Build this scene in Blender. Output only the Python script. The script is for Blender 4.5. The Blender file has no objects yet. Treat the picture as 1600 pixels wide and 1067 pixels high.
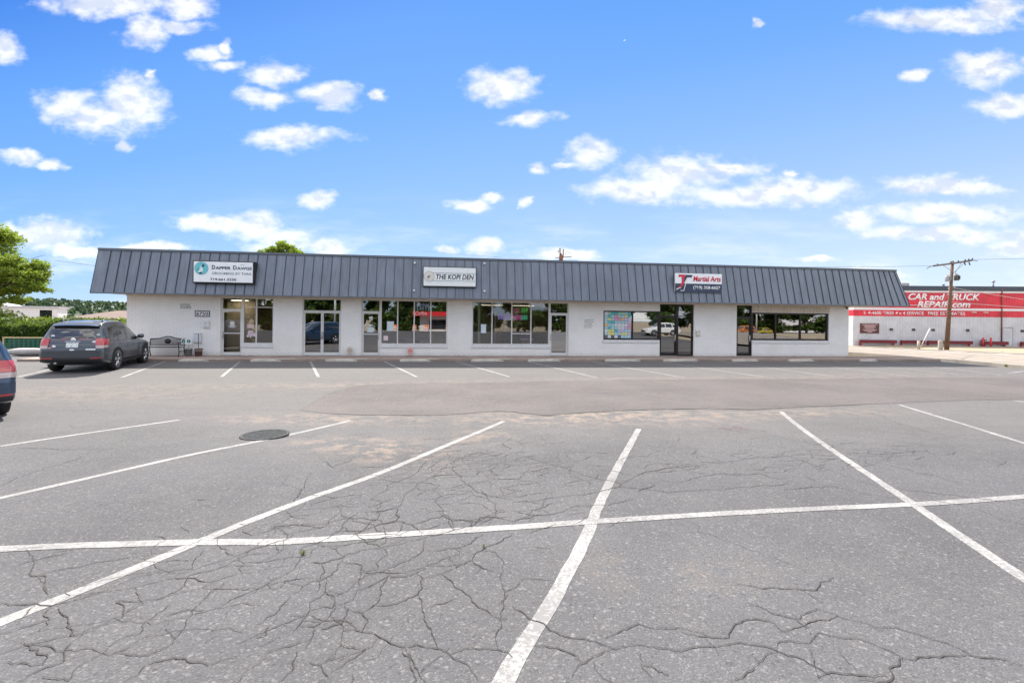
import bpy, bmesh, math, random
from mathutils import Vector, Matrix
random.seed(7)
S = bpy.context.scene
COL = S.collection
R = math.radians

# ------------------------------------------------------------------ camera
F = 740.0                                   # focal length in photo pixels
ROLL = math.atan(0.011)
cam_d = bpy.data.cameras.new('camera')
cam = bpy.data.objects.new('camera', cam_d); COL.objects.link(cam)
cam_d.sensor_fit = 'HORIZONTAL'; cam_d.sensor_width = 36.0
cam_d.lens = 36.0 * F / 1600.0
cam_d.shift_y = -(533.5 - 500.0) / 1600.0
cam_d.clip_start = 0.05; cam_d.clip_end = 4000
cam.matrix_world = Matrix.Translation((0, 0, 2.0)) @ Matrix.Rotation(R(90), 4, 'X') @ Matrix.Rotation(ROLL, 4, 'Z')
S.camera = cam

# ------------------------------------------------------------------ exposure
S.view_settings.view_transform = 'Standard'
S.view_settings.look = 'None'
S.view_settings.gamma = 1.0
S.view_settings.exposure = 1.15
EXPO = 2.0 ** 1.15

# ------------------------------------------------------------------ sun
LD = Vector((0.31, -0.83, -1.0)).normalized()        # the way the light travels
sd = bpy.data.lights.new('sun', 'SUN'); sd.energy = 4.8; sd.angle = R(0.5); sd.color = (1.0, 0.94, 0.85)
sun = bpy.data.objects.new('sun', sd); COL.objects.link(sun)
sun.rotation_euler = LD.to_track_quat('-Z', 'Y').to_euler()

# ------------------------------------------------------------------ sky with clouds (all by direction)
W = bpy.data.worlds.new('World'); S.world = W; W.use_nodes = True
nt = W.node_tree; nt.nodes.clear()
def wn(t, **k):
    n = nt.nodes.new(t)
    for a, b in k.items(): setattr(n, a, b)
    return n
def wl(a, b): nt.links.new(a, b)
def wmath(op, a, b=None, c=None, clamp=False):
    n = wn('ShaderNodeMath', operation=op); n.use_clamp = clamp
    for i, v in enumerate((a, b, c)):
        if v is None: continue
        if isinstance(v, (int, float)): n.inputs[i].default_value = v
        else: wl(v, n.inputs[i])
    return n.outputs[0]
D_clouds= [(-0.865,0.655,0.135,0.03),(-0.69,0.657,0.05,0.027),(-0.78,0.6,0.054,0.036),(-0.716,0.611,0.064,0.019),(-1.074,0.558,0.04,0.039),(-0.766,0.508,0.017,0.01),(-0.809,0.448,0.071,0.065),(-0.935,0.442,0.074,0.036),(-0.869,0.416,0.085,0.036),(-0.828,0.358,0.023,0.013),(-1.044,0.329,0.051,0.018),(-0.966,0.316,0.04,0.013),(-0.648,0.554,0.037,0.018),(-0.617,0.568,0.017,0.013),(-0.614,0.526,0.043,0.016),(-0.506,0.515,0.068,0.025),(-0.528,0.463,0.051,0.021),(-0.384,0.466,0.071,0.027),(-0.282,0.466,0.018,0.016),(-0.464,0.38,0.116,0.027),(-0.408,0.25,0.037,0.022),(-0.982,0.165,0.102,0.039),(-1.072,0.18,0.028,0.021),(-0.631,0.198,0.099,0.021),(-0.549,0.197,0.078,0.036),(-0.488,0.165,0.085,0.027),(-0.097,0.245,0.043,0.013),(-0.041,0.259,0.034,0.009),(-0.024,0.493,0.079,0.039),(0.033,0.422,0.068,0.016),(0.17,0.353,0.062,0.03),(0.111,0.332,0.031,0.009),(0.355,0.315,0.121,0.039),(0.267,0.28,0.128,0.03),(0.463,0.327,0.074,0.016),(0.511,0.265,0.199,0.025),(0.598,0.28,0.128,0.027),(0.048,0.321,0.026,0.016),(0.024,0.246,0.016,0.01),(0.513,0.634,0.017,0.009),(0.892,0.645,0.163,0.027),(1.02,0.668,0.064,0.033),(1.001,0.545,0.096,0.037),(0.846,0.526,0.028,0.018),(1.029,0.468,0.071,0.027),(0.584,0.311,0.018,0.007),(0.882,0.296,0.106,0.024),(0.956,0.281,0.114,0.013),(0.727,0.217,0.05,0.018),(0.903,0.236,0.177,0.021),(0.917,0.193,0.177,0.019),(1.066,0.16,0.078,0.024),(0.64,0.139,0.04,0.009),(-0.137,0.15,0.026,0.013),(-0.062,0.151,0.043,0.019),(0.107,0.142,0.085,0.015),(-0.394,0.151,0.071,0.021),(-0.758,0.143,0.085,0.012),(0.742,0.11,0.085,0.012),(-0.92,0.132,0.085,0.015),(0.237,0.597,0.004,0.003)]

tc = wn('ShaderNodeTexCoord')
sep = wn('ShaderNodeSeparateXYZ'); wl(tc.outputs['Generated'], sep.inputs[0])
ay = wmath('MAXIMUM', wmath('ABSOLUTE', sep.outputs[1]), 0.08)
uu = wmath('DIVIDE', sep.outputs[0], ay)
vv = wmath('DIVIDE', sep.outputs[2], ay)
comb = wn('ShaderNodeCombineXYZ'); wl(uu, comb.inputs[0]); wl(vv, comb.inputs[1])
sc_ = wn('ShaderNodeVectorMath', operation='MULTIPLY'); wl(comb.outputs[0], sc_.inputs[0]); sc_.inputs[1].default_value = (1.0, 1.5, 1.0)
nz = wn('ShaderNodeTexNoise'); nz.inputs['Scale'].default_value = 9.0; nz.inputs['Detail'].default_value = 7.0; nz.inputs['Roughness'].default_value = 0.56
wl(sc_.outputs[0], nz.inputs['Vector'])
nzc = wn('ShaderNodeVectorMath', operation='SUBTRACT'); wl(nz.outputs['Color'], nzc.inputs[0]); nzc.inputs[1].default_value = (.5, .5, .5)
wp = wn('ShaderNodeVectorMath', operation='MULTIPLY_ADD'); wl(nzc.outputs[0], wp.inputs[0]); wp.inputs[1].default_value = (.11, .06, 0); wl(comb.outputs[0], wp.inputs[2])
def clouds_at(vec_out, dv):
    best = None
    for (cx, cy, ax, ay_) in D_clouds:
        m = wn('ShaderNodeVectorMath', operation='MULTIPLY_ADD'); wl(vec_out, m.inputs[0])
        m.inputs[1].default_value = (1/ax, 1/ay_, 0); m.inputs[2].default_value = (-cx/ax, (-cy+dv)/ay_, 0)
        l = wn('ShaderNodeVectorMath', operation='LENGTH'); wl(m.outputs[0], l.inputs[0])
        best = l.outputs['Value'] if best is None else wmath('SMOOTH_MIN', best, l.outputs['Value'], 0.25)
    return best
dist = clouds_at(wp.outputs[0], 0)
nz2 = wn('ShaderNodeTexNoise'); nz2.inputs['Scale'].default_value = 22.0; nz2.inputs['Detail'].default_value = 8.0; nz2.inputs['Roughness'].default_value = 0.6
wl(sc_.outputs[0], nz2.inputs['Vector'])
dens = wmath('ADD', wmath('SUBTRACT', 1.20, dist), wmath('MULTIPLY', wmath('SUBTRACT', nz2.outputs['Fac'], 0.5), 1.55))
mr = wn('ShaderNodeMapRange', interpolation_type='SMOOTHSTEP'); wl(dens, mr.inputs[0]); mr.inputs[1].default_value = -0.08; mr.inputs[2].default_value = .88
# soft wisps near the horizon
nz3 = wn('ShaderNodeTexNoise'); nz3.inputs['Scale'].default_value = 3.0; nz3.inputs['Detail'].default_value = 6.0; nz3.inputs['Roughness'].default_value = 0.6
s3 = wn('ShaderNodeVectorMath', operation='MULTIPLY'); wl(comb.outputs[0], s3.inputs[0]); s3.inputs[1].default_value = (1.0, 5.0, 1.0); wl(s3.outputs[0], nz3.inputs['Vector'])
w3 = wn('ShaderNodeMapRange', interpolation_type='SMOOTHSTEP'); wl(nz3.outputs['Fac'], w3.inputs[0]); w3.inputs[1].default_value = .44; w3.inputs[2].default_value = .74
lowm = wn('ShaderNodeMapRange', interpolation_type='SMOOTHSTEP'); wl(vv, lowm.inputs[0]); lowm.inputs[1].default_value = .30; lowm.inputs[2].default_value = .05
wisp = wmath('MULTIPLY', wmath('MULTIPLY', w3.outputs[0], lowm.outputs[0]), 0.85)
front = wmath('GREATER_THAN', sep.outputs[1], 0.0)
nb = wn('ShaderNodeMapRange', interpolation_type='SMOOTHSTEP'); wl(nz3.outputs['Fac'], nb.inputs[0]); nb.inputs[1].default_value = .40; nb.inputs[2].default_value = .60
back_fill_cloud = wmath('MULTIPLY', nb.outputs[0], wmath('SUBTRACT', 1.0, front))  # unseen cloud behind the camera, thickened to whiten the light
# broken cloud added overhead, out of the picture, to whiten the light
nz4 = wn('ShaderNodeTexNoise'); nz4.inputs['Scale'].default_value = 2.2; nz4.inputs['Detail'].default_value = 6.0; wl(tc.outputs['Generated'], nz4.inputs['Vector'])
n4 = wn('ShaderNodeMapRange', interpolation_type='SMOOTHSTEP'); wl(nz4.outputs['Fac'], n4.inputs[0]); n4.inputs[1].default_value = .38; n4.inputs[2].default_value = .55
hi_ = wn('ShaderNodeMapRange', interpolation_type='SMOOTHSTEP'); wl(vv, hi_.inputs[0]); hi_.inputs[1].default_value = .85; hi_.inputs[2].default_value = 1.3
fill_cloud = wmath('MAXIMUM', back_fill_cloud, wmath('MULTIPLY', n4.outputs[0], hi_.outputs[0]))
alpha = wmath('MAXIMUM', wmath('MULTIPLY', mr.outputs[0], wmath('MULTIPLY', front, 0.97)), wmath('MAXIMUM', wisp, fill_cloud))
alpha = wmath('MULTIPLY', alpha, wmath('GREATER_THAN', sep.outputs[2], 0.0))
# blue: deep above and to the left, pale towards the horizon and the right
sv = wmath('SUBTRACT', wmath('DIVIDE', wmath('MINIMUM', wmath('MAXIMUM', vv, 0.0), 1.0), 0.68), wmath('MULTIPLY', wmath('MINIMUM', wmath('MAXIMUM', uu, -1.2), 1.2), 0.30))
st = wmath('DIVIDE', wmath('ADD', sv, 0.4), 1.8)
ramp = wn('ShaderNodeValToRGB'); wl(st, ramp.inputs[0])
cr = ramp.color_ramp
stops = [(-.35, (.74, .84, .97)), (0.0, (.56, .71, .95)), (.22, (.38, .58, .945)), (.45, (.26, .49, .94)), (.72, (.155, .40, .91)), (1.0, (.10, .335, .89)), (1.32, (.025, .205, .77))]
cr.elements[0].position = (stops[0][0]+.4)/1.8; cr.elements[0].color = (*stops[0][1], 1)
cr.elements[1].position = (stops[-1][0]+.4)/1.8; cr.elements[1].color = (*stops[-1][1], 1)
for p, c in stops[1:-1]:
    e = cr.elements.new((p+.4)/1.8); e.color = (*c, 1)
ccol = wn('ShaderNodeMix', data_type='RGBA'); 
def shifted(dv, sc):
    v_ = wn('ShaderNodeVectorMath', operation='ADD'); wl(sc_.outputs[0], v_.inputs[0]); v_.inputs[1].default_value = (-.006, dv, 0)
    n_ = wn('ShaderNodeTexNoise'); n_.inputs['Scale'].default_value = sc; n_.inputs['Detail'].default_value = 6.0; n_.inputs['Roughness'].default_value = 0.55; wl(v_.outputs[0], n_.inputs['Vector']); return n_.outputs['Fac']
rel = wmath('SUBTRACT', shifted(.026, 11.0), shifted(0.0, 11.0))      # denser above than here: an underside
gsh = wn('ShaderNodeMapRange', interpolation_type='SMOOTHSTEP'); wl(wmath('ADD', rel, wmath('MULTIPLY', wmath('SUBTRACT', dens, .9), .09)), gsh.inputs[0]); gsh.inputs[1].default_value = -.05; gsh.inputs[2].default_value = .09
wl(wmath('MULTIPLY', gsh.outputs[0], 0.85), ccol.inputs[0]); ccol.inputs[6].default_value = (1.0, 1.0, 1.0, 1); ccol.inputs[7].default_value = (.66, .71, .83, 1)
mixc = wn('ShaderNodeMix', data_type='RGBA'); wl(alpha, mixc.inputs[0]); wl(ramp.outputs[0], mixc.inputs[6]); bc = wn('ShaderNodeMix', data_type='RGBA'); wl(fill_cloud, bc.inputs[0]); wl(ccol.outputs[2], bc.inputs[6]); bc.inputs[7].default_value = (2.3, 2.25, 2.18, 1); wl(bc.outputs[2], mixc.inputs[7])  # the added unseen cloud is brighter than white to lift the shaded walls
hs = wn('ShaderNodeMix', data_type='RGBA'); wl(wmath('LESS_THAN', sep.outputs[2], -0.01), hs.inputs[0]); wl(mixc.outputs[2], hs.inputs[6]); hs.inputs[7].default_value = (.22, .21, .19, 1)
sky = wn('ShaderNodeTexSky', sky_type='NISHITA'); sky.sun_disc = False
sky.sun_elevation = math.asin(-LD.z); sky.sun_rotation = math.atan2(-LD.x, -LD.y)
sky.altitude = 1900
bgA = wn('ShaderNodeBackground'); wl(hs.outputs[2], bgA.inputs[0]); bgA.inputs[1].default_value = 0.97 / EXPO
bgB = wn('ShaderNodeBackground'); wl(sky.outputs[0], bgB.inputs[0]); bgB.inputs[1].default_value = 0.012
add = wn('ShaderNodeAddShader'); wl(bgA.outputs[0], add.inputs[0]); wl(bgB.outputs[0], add.inputs[1])
wo = wn('ShaderNodeOutputWorld'); wl(add.outputs[0], wo.inputs[0])

# ------------------------------------------------------------------ helpers
class MB:
    def __init__(s): s.v = []; s.f = []; s.mi = []; s.m = 0; s.sm = []; s.smooth = False
    def quad(s, *p):
        i = len(s.v); s.v += [tuple(q) for q in p]; s.f.append(tuple(range(i, i+len(p)))); s.mi.append(s.m); s.sm.append(s.smooth)
    def box(s, x0, x1, y0, y1, z0, z1, rz=0, c=None):
        P = [(x0,y0,z0),(x1,y0,z0),(x1,y1,z0),(x0,y1,z0),(x0,y0,z1),(x1,y0,z1),(x1,y1,z1),(x0,y1,z1)]
        if rz:
            cx, cy = c or ((x0+x1)/2, (y0+y1)/2); a, b = math.cos(rz), math.sin(rz)
            P = [(cx+(x-cx)*a-(y-cy)*b, cy+(x-cx)*b+(y-cy)*a, z) for x, y, z in P]
        i = len(s.v); s.v += P
        for f in ((3,2,1,0),(4,5,6,7),(0,1,5,4),(1,2,6,5),(2,3,7,6),(3,0,4,7)):
            s.f.append(tuple(i+k for k in f)); s.mi.append(s.m); s.sm.append(False)
    def tube(s, pts, rad, n=8, cap=True):
        pts = [Vector(p) for p in pts]
        if not isinstance(rad, (list, tuple)): rad = [rad]*len(pts)
        rings = []
        for k, p in enumerate(pts):
            d = (pts[min(k+1, len(pts)-1)] - pts[max(k-1, 0)])
            if d.length < 1e-9: d = Vector((0, 0, 1))
            d.normalize()
            u = d.cross(Vector((0, 0, 1)) if abs(d.z) < .9 else Vector((1, 0, 0))).normalized(); w = d.cross(u)
            i = len(s.v)
            for j in range(n):
                a = 2*math.pi*j/n; s.v.append(tuple(p + (u*math.cos(a)+w*math.sin(a))*rad[k]))
            rings.append(i)
        for a, b in zip(rings, rings[1:]):
            for j in range(n):
                s.f.append((a+j, a+(j+1) % n, b+(j+1) % n, b+j)); s.mi.append(s.m); s.sm.append(n > 5)
        if cap:
            s.f.append(tuple(rings[0]+j for j in reversed(range(n)))); s.mi.append(s.m); s.sm.append(False)
            s.f.append(tuple(rings[-1]+j for j in range(n))); s.mi.append(s.m); s.sm.append(False)
    def lathe(s, prof, c=(0, 0, 0), n=24, axis='z'):     # prof: (radius, height)
        rings = []
        for r_, h in prof:
            i = len(s.v)
            for j in range(n):
                a = 2*math.pi*j/n; x, y = r_*math.cos(a), r_*math.sin(a)
                p = (x, y, h) if axis == 'z' else ((h, x, y) if axis == 'x' else (x, h, y))
                s.v.append((c[0]+p[0], c[1]+p[1], c[2]+p[2]))
            rings.append(i)
        for a, b in zip(rings, rings[1:]):
            for j in range(n):
                s.f.append((a+j, a+(j+1) % n, b+(j+1) % n, b+j)); s.mi.append(s.m); s.sm.append(True)
    def disc(s, c, r_, axis='y', n=24, t=.01):
        s.lathe([(0.0001, 0), (r_, 0), (r_, t), (0.0001, t)], c, n, axis)
    def poly(s, pts, y, t=.006):                          # flat shape in the xz plane, front at y, thickness t backwards
        i = len(s.v); n = len(pts)
        s.v += [(x, y, z) for x, z in pts] + [(x, y+t, z) for x, z in pts]
        s.f.append(tuple(range(i, i+n))); s.mi.append(s.m); s.sm.append(False)
        s.f.append(tuple(range(i+2*n-1, i+n-1, -1))); s.mi.append(s.m); s.sm.append(False)
        for j in range(n):
            k = (j+1) % n; s.f.append((i+j, i+n+j, i+n+k, i+k)); s.mi.append(s.m); s.sm.append(False)
    def grid(s, fn, nu, nv, smooth=True):
        i = len(s.v)
        for a in range(nu+1):
            for b in range(nv+1): s.v.append(tuple(fn(a/nu, b/nv)))
        for a in range(nu):
            for b in range(nv):
                k = i+a*(nv+1)+b
                s.f.append((k, k+nv+1, k+nv+2, k+1)); s.mi.append(s.m); s.sm.append(smooth)
    def build(s, name, mats, parent=None, fix=True):
        me = bpy.data.meshes.new(name); me.from_pydata(s.v, [], s.f)
        for m in (mats if isinstance(mats, (list, tuple)) else [mats]): me.materials.append(m)
        me.polygons.foreach_set('material_index', s.mi); me.polygons.foreach_set('use_smooth', s.sm)
        if fix:
            bm = bmesh.new(); bm.from_mesh(me); bmesh.ops.recalc_face_normals(bm, faces=bm.faces); bm.to_mesh(me); bm.free()
        me.update()
        o = bpy.data.objects.new(name, me); COL.objects.link(o)
        if parent is not None: o.parent = parent
        return o
def tag(o, label=None, cat=None, group=None, kind=None):
    if label: o['label'] = label
    if cat: o['category'] = cat
    if group: o['group'] = group
    if kind: o['kind'] = kind
    return o
def empty(name, loc, rz, label, cat, group=None):
    o = bpy.data.objects.new(name, None); COL.objects.link(o); o.location = loc; o.rotation_euler = (0, 0, rz); o.empty_display_size = .2
    return tag(o, label, cat, group)
def copy_tree(o, parent=None):
    c = o.copy(); COL.objects.link(c)
    if parent is not None: c.parent = parent
    for ch in list(o.children): copy_tree(ch, c)
    return c
def bevel(o, w=.01, seg=2):
    m = o.modifiers.new('bevel', 'BEVEL'); m.width = w; m.segments = seg; m.limit_method = 'ANGLE'; m.angle_limit = R(40)
    return o
def text_mesh(name, s, mat, parent, x0, x1, z0, z1, y, shear=0.0, bold=0.0, t=.006):
    cu = bpy.data.curves.new(name, 'FONT'); cu.body = s; cu.size = 1; cu.shear = shear; cu.offset = bold; cu.resolution_u = 3
    tmp = bpy.data.objects.new('tmp', cu); COL.objects.link(tmp)
    dg = bpy.context.evaluated_depsgraph_get(); me = bpy.data.meshes.new_from_object(tmp.evaluated_get(dg))
    bpy.data.objects.remove(tmp)
    xs = [v.co.x for v in me.vertices]; ys = [v.co.y for v in me.vertices]
    a0, a1, b0, b1 = min(xs), max(xs), min(ys), max(ys)
    for v in me.vertices:
        v.co = Vector((x0+(v.co.x-a0)/(a1-a0)*(x1-x0), y, z0+(v.co.y-b0)/(b1-b0)*(z1-z0)))
    bm = bmesh.new(); bm.from_mesh(me)
    r = bmesh.ops.extrude_face_region(bm, geom=list(bm.faces))
    bmesh.ops.translate(bm, verts=[g for g in r['geom'] if isinstance(g, bmesh.types.BMVert)], vec=(0, t, 0))
    bm.to_mesh(me); bm.free()
    me.materials.clear(); me.materials.append(mat); me.name = name
    o = bpy.data.objects.new(name, me); COL.objects.link(o)
    if parent is not None: o.parent = parent
    return o

# ------------------------------------------------------------------ materials
def mat(name, col=(.5, .5, .5), rough=.6, metal=0, spec=.5, coat=0, noise=0, nscale=8, bump=0, bscale=40, emit=None):
    m = bpy.data.materials.new(name); m.use_nodes = True
    n = m.node_tree; b = n.nodes['Principled BSDF']
    b.inputs['Base Color'].default_value = (*col, 1); b.inputs['Roughness'].default_value = rough; b.inputs['Metallic'].default_value = metal
    b.inputs['Specular IOR Level'].default_value = spec; b.inputs['Coat Weight'].default_value = coat; b.inputs['Coat Roughness'].default_value = .05
    if emit: b.inputs['Emission Color'].default_value = (*emit[0], 1); b.inputs['Emission Strength'].default_value = emit[1]
    if noise or bump:
        g = n.nodes.new('ShaderNodeNewGeometry')
    if noise:
        t = n.nodes.new('ShaderNodeTexNoise'); t.inputs['Scale'].default_value = nscale; t.inputs['Detail'].default_value = 6; t.inputs['Roughness'].default_value = .65
        n.links.new(g.outputs['Position'], t.inputs['Vector'])
        mr = n.nodes.new('ShaderNodeMapRange'); mr.inputs[1].default_value = .3; mr.inputs[2].default_value = .7; mr.inputs[3].default_value = 1-noise; mr.inputs[4].default_value = 1+noise
        n.links.new(t.outputs['Fac'], mr.inputs[0])
        x = n.nodes.new('ShaderNodeVectorMath'); x.operation = 'SCALE'; x.inputs[0].default_value = col; n.links.new(mr.outputs[0], x.inputs['Scale'])
        n.links.new(x.outputs[0], b.inputs['Base Color'])
    if bump:
        t = n.nodes.new('ShaderNodeTexNoise'); t.inputs['Scale'].default_value = bscale; t.inputs['Detail'].default_value = 4
        n.links.new(g.outputs['Position'], t.inputs['Vector'])
        bp = n.nodes.new('ShaderNodeBump'); bp.inputs['Strength'].default_value = bump; bp.inputs['Distance'].default_value = .01
        n.links.new(t.outputs['Fac'], bp.inputs['Height']); n.links.new(bp.outputs[0], b.inputs['Normal'])
    return m
class NT:                                                 # short node builder for the long materials
    def __init__(s, m): s.n = m.node_tree; s.b = s.n.nodes['Principled BSDF']
    def node(s, t, **k):
        x = s.n.nodes.new(t)
        for a, b in k.items(): setattr(x, a, b)
        return x
    def ln(s, a, b): s.n.links.new(a, b)
    def put(s, inp, v):
        if isinstance(v, (int, float)): inp.default_value = v
        elif isinstance(v, (tuple, list)): inp.default_value = tuple(v) + ((1,) if len(v) == 3 and inp.type == 'RGBA' else ())
        else: s.ln(v, inp)
    def math(s, op, a, b=None, c=None, clamp=False):
        x = s.node('ShaderNodeMath', operation=op); x.use_clamp = clamp
        for i, v in enumerate((a, b, c)):
            if v is not None: s.put(x.inputs[i], v)
        return x.outputs[0]
    def noise(s, vec, scale, detail=4, rough=.6, out='Fac'):
        x = s.node('ShaderNodeTexNoise'); s.put(x.inputs['Vector'], vec); x.inputs['Scale'].default_value = scale; x.inputs['Detail'].default_value = detail; x.inputs['Roughness'].default_value = rough
        return x.outputs[out]
    def rng(s, v, a, b, c=0, d=1, smooth=True):
        x = s.node('ShaderNodeMapRange'); x.interpolation_type = 'SMOOTHSTEP' if smooth else 'LINEAR'
        s.put(x.inputs[0], v)
        for i, q in enumerate((a, b, c, d)): s.put(x.inputs[i+1], q)
        return x.outputs[0]
    def mix(s, f, a, b, blend='MIX'):
        x = s.node('ShaderNodeMix', data_type='RGBA', blend_type=blend); s.put(x.inputs[0], f); s.put(x.inputs[6], a); s.put(x.inputs[7], b)
        return x.outputs[2]
    def vec(s, op, a, b=None, c=None):
        x = s.node('ShaderNodeVectorMath', operation=op)
        for i, v in enumerate((a, b, c)):
            if v is not None: s.put(x.inputs[i], v)
        return x.outputs[0]

def asphalt_material(name, tint, crack=True, patch=False):
    m = bpy.data.materials.new(name); m.use_nodes = True; q = NT(m)
    pos = q.node('ShaderNodeNewGeometry').outputs['Position']
    big = q.noise(pos, .35, 6, .62); mid = q.noise(pos, 2.3, 5, .6); fine = q.noise(pos, 55, 4, .75)
    vo = q.node('ShaderNodeTexVoronoi'); q.put(vo.inputs['Vector'], pos); vo.inputs['Scale'].default_value = 120
    v3 = q.node('ShaderNodeTexVoronoi'); q.put(v3.inputs['Vector'], pos); v3.inputs['Scale'].default_value = 62
    c = q.mix(q.rng(big, .34, .66), tuple(x*.78 for x in tint), tuple(x*1.14 for x in tint))
    sy = q.node('ShaderNodeSeparateXYZ'); q.ln(pos, sy.inputs[0])
    c = q.mix(q.rng(q.math('ADD', sy.outputs[1], q.math('MULTIPLY', big, 5)), 8, 14, 0, .0 if patch else .75), c, (.138, .129, .122))    # dusty, worn aisle farther out
    stm = q.node('ShaderNodeMapping'); q.put(stm.inputs['Vector'], pos); stm.inputs['Rotation'].default_value = (0, 0, -.13); stm.inputs['Scale'].default_value = (.25, 1.6, 1)
    c = q.mix(q.rng(q.noise(stm.outputs[0], 1.3, 6, .65), .48, .68, 0, .45), c, (.085, .083, .085))
    c = q.mix(q.rng(q.noise(pos, 4.5, 3, .5), .665, .74, 0, .55), c, (.05, .048, .048))
    c = q.mix(q.rng(mid, .3, .72, 0, .35), c, tuple(x*f for x, f in zip(tint, (1.35, 1.28, 1.2))))
    spk = q.node('ShaderNodeSeparateColor'); q.ln(vo.outputs['Color'], spk.inputs[0])
    c = q.mix(q.rng(spk.outputs[0], .72, .98, 0, .26), c, (.30, .29, .28))
    c = q.mix(q.rng(spk.outputs[1], .74, 1.0, 0, .45), c, (.045, .045, .05))
    sp3 = q.node('ShaderNodeSeparateColor'); q.ln(v3.outputs['Color'], sp3.inputs[0])
    c = q.mix(q.rng(sp3.outputs[0], .93, .99, 0, .26), c, (.36, .35, .34))
    c = q.mix(q.rng(sp3.outputs[2], .95, .99, 0, .5), c, (.04, .04, .04))
    c = q.mix(q.rng(fine, .32, .7, .30, 0), c, (.05, .05, .055))
    hgt = q.math('ADD', q.math('MULTIPLY', fine, .6), q.math('MULTIPLY', vo.outputs['Distance'], -.9))
    if crack:
        at = q.node('ShaderNodeAttribute'); at.attribute_name = 'wear'; sp = q.node('ShaderNodeSeparateColor'); q.ln(at.outputs['Color'], sp.inputs[0])
        sand, net, dark = sp.outputs[0], sp.outputs[1], sp.outputs[2]
        sn = q.noise(pos, 2.6, 9, .78)
        sm = q.math('MULTIPLY', sand, q.rng(sn, .44, .60))
        c = q.mix(q.math('MULTIPLY', sm, q.rng(fine, .35, .6, .25, .62)), c, (.33, .245, .185))
        c = q.mix(q.math('MULTIPLY', dark, q.rng(q.noise(pos, 6, 6, .7), .42, .6, 0, .7)), c, (.075, .05, .045))
        wv = q.vec('MULTIPLY_ADD', q.vec('SUBTRACT', q.noise(pos, 2.2, 3, .55, 'Color'), (.5, .5, .5)), (.35, .35, 0), pos)
        # stretched along the diagonal in which the surface has broken up
        a = R(-62)
        rot = q.node('ShaderNodeMapping'); q.put(rot.inputs['Vector'], wv); rot.inputs['Rotation'].default_value = (0, 0, a); rot.inputs['Scale'].default_value = (1, .55, 0)
        v1 = q.node('ShaderNodeTexVoronoi', feature='DISTANCE_TO_EDGE'); q.put(v1.inputs['Vector'], rot.outputs[0]); v1.inputs['Scale'].default_value = 2.3; v1.inputs['Randomness'].default_value = 1
        v2 = q.node('ShaderNodeTexVoronoi', feature='DISTANCE_TO_EDGE'); q.put(v2.inputs['Vector'], rot.outputs[0]); v2.inputs['Scale'].default_value = .62
        brk = q.noise(pos, 1.1, 4, .6)
        w1 = q.math('MULTIPLY', q.rng(brk, .44, .60), .011)
        k1 = q.rng(q.math('DIVIDE', v1.outputs['Distance'], q.math('MAXIMUM', q.math('MULTIPLY', w1, net), .00001)), .5, 1.1, 1, 0)
        w2 = q.math('MULTIPLY', q.rng(q.noise(pos, .7, 4, .6), .50, .62), .0028)
        k2 = q.rng(q.math('DIVIDE', v2.outputs['Distance'], q.math('MAXIMUM', w2, .00001)), .5, 1.1, 1, 0)
        ck = q.math('MAXIMUM', q.math('MULTIPLY', k1, .6), q.math('MULTIPLY', k2, .55))
        c = q.mix(ck, c, (.035, .03, .028))
        hgt = q.math('SUBTRACT', hgt, q.math('MULTIPLY', ck, 2.0))
    q.put(q.b.inputs['Base Color'], c); q.b.inputs['Roughness'].default_value = .92; q.b.inputs['Specular IOR Level'].default_value = .25
    bp = q.node('ShaderNodeBump'); bp.inputs['Strength'].default_value = .55; bp.inputs['Distance'].default_value = .006; q.ln(hgt, bp.inputs['Height']); q.ln(bp.outputs[0], q.b.inputs['Normal'])
    return m
def marking_material():
    m = bpy.data.materials.new('worn_white_paint'); m.use_nodes = True; q = NT(m)
    pos = q.node('ShaderNodeNewGeometry').outputs['Position']
    n1 = q.noise(pos, 38, 6, .8); n2 = q.noise(pos, 1.5, 4, .6)
    worn = q.rng(q.math('ADD', n1, q.math('MULTIPLY', n2, .35)), .60, .54)      # 1 where the paint is gone
    worn = q.rng(q.math('ADD', n1, q.math('MULTIPLY', n2, .40)), .74, .665)
    c = q.mix(q.rng(q.noise(pos, 5, 5, .6), .3, .7), (.215, .213, .207), (.30, .297, .29))
    c = q.mix(q.rng(q.noise(pos, 90, 3, .7), .6, .72, 0, .5), c, (.4, .38, .36))
    c = q.mix(worn, c, (.16, .155, .155))
    q.put(q.b.inputs['Base Color'], c); q.b.inputs['Roughness'].default_value = .8
    bp = q.node('ShaderNodeBump'); bp.inputs['Strength'].default_value = .5; bp.inputs['Distance'].default_value = .004; q.ln(n1, bp.inputs['Height']); q.ln(bp.outputs[0], q.b.inputs['Normal'])
    return m
def concrete_material(name, col, stain=(.10, .08, .07), amt=.5, scale=1.0):
    m = bpy.data.materials.new(name); m.use_nodes = True; q = NT(m)
    pos = q.node('ShaderNodeNewGeometry').outputs['Position']
    a = q.noise(pos, .9*scale, 7, .65); b = q.noise(pos, 9*scale, 6, .7); d = q.noise(pos, 120, 3, .7)
    c = q.mix(q.rng(a, .35, .65), tuple(x*.82 for x in col), tuple(x*1.12 for x in col))
    c = q.mix(q.rng(b, .48, .7, 0, amt), c, stain)
    c = q.mix(q.rng(d, .55, .7, 0, .3), c, tuple(x*.5 for x in col))
    q.put(q.b.inputs['Base Color'], c); q.b.inputs['Roughness'].default_value = .9; q.b.inputs['Specular IOR Level'].default_value = .25
    bp = q.node('ShaderNodeBump'); bp.inputs['Strength'].default_value = .5; bp.inputs['Distance'].default_value = .006; q.ln(q.math('ADD', b, d), bp.inputs['Height']); q.ln(bp.outputs[0], q.b.inputs['Normal'])
    return m
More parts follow.
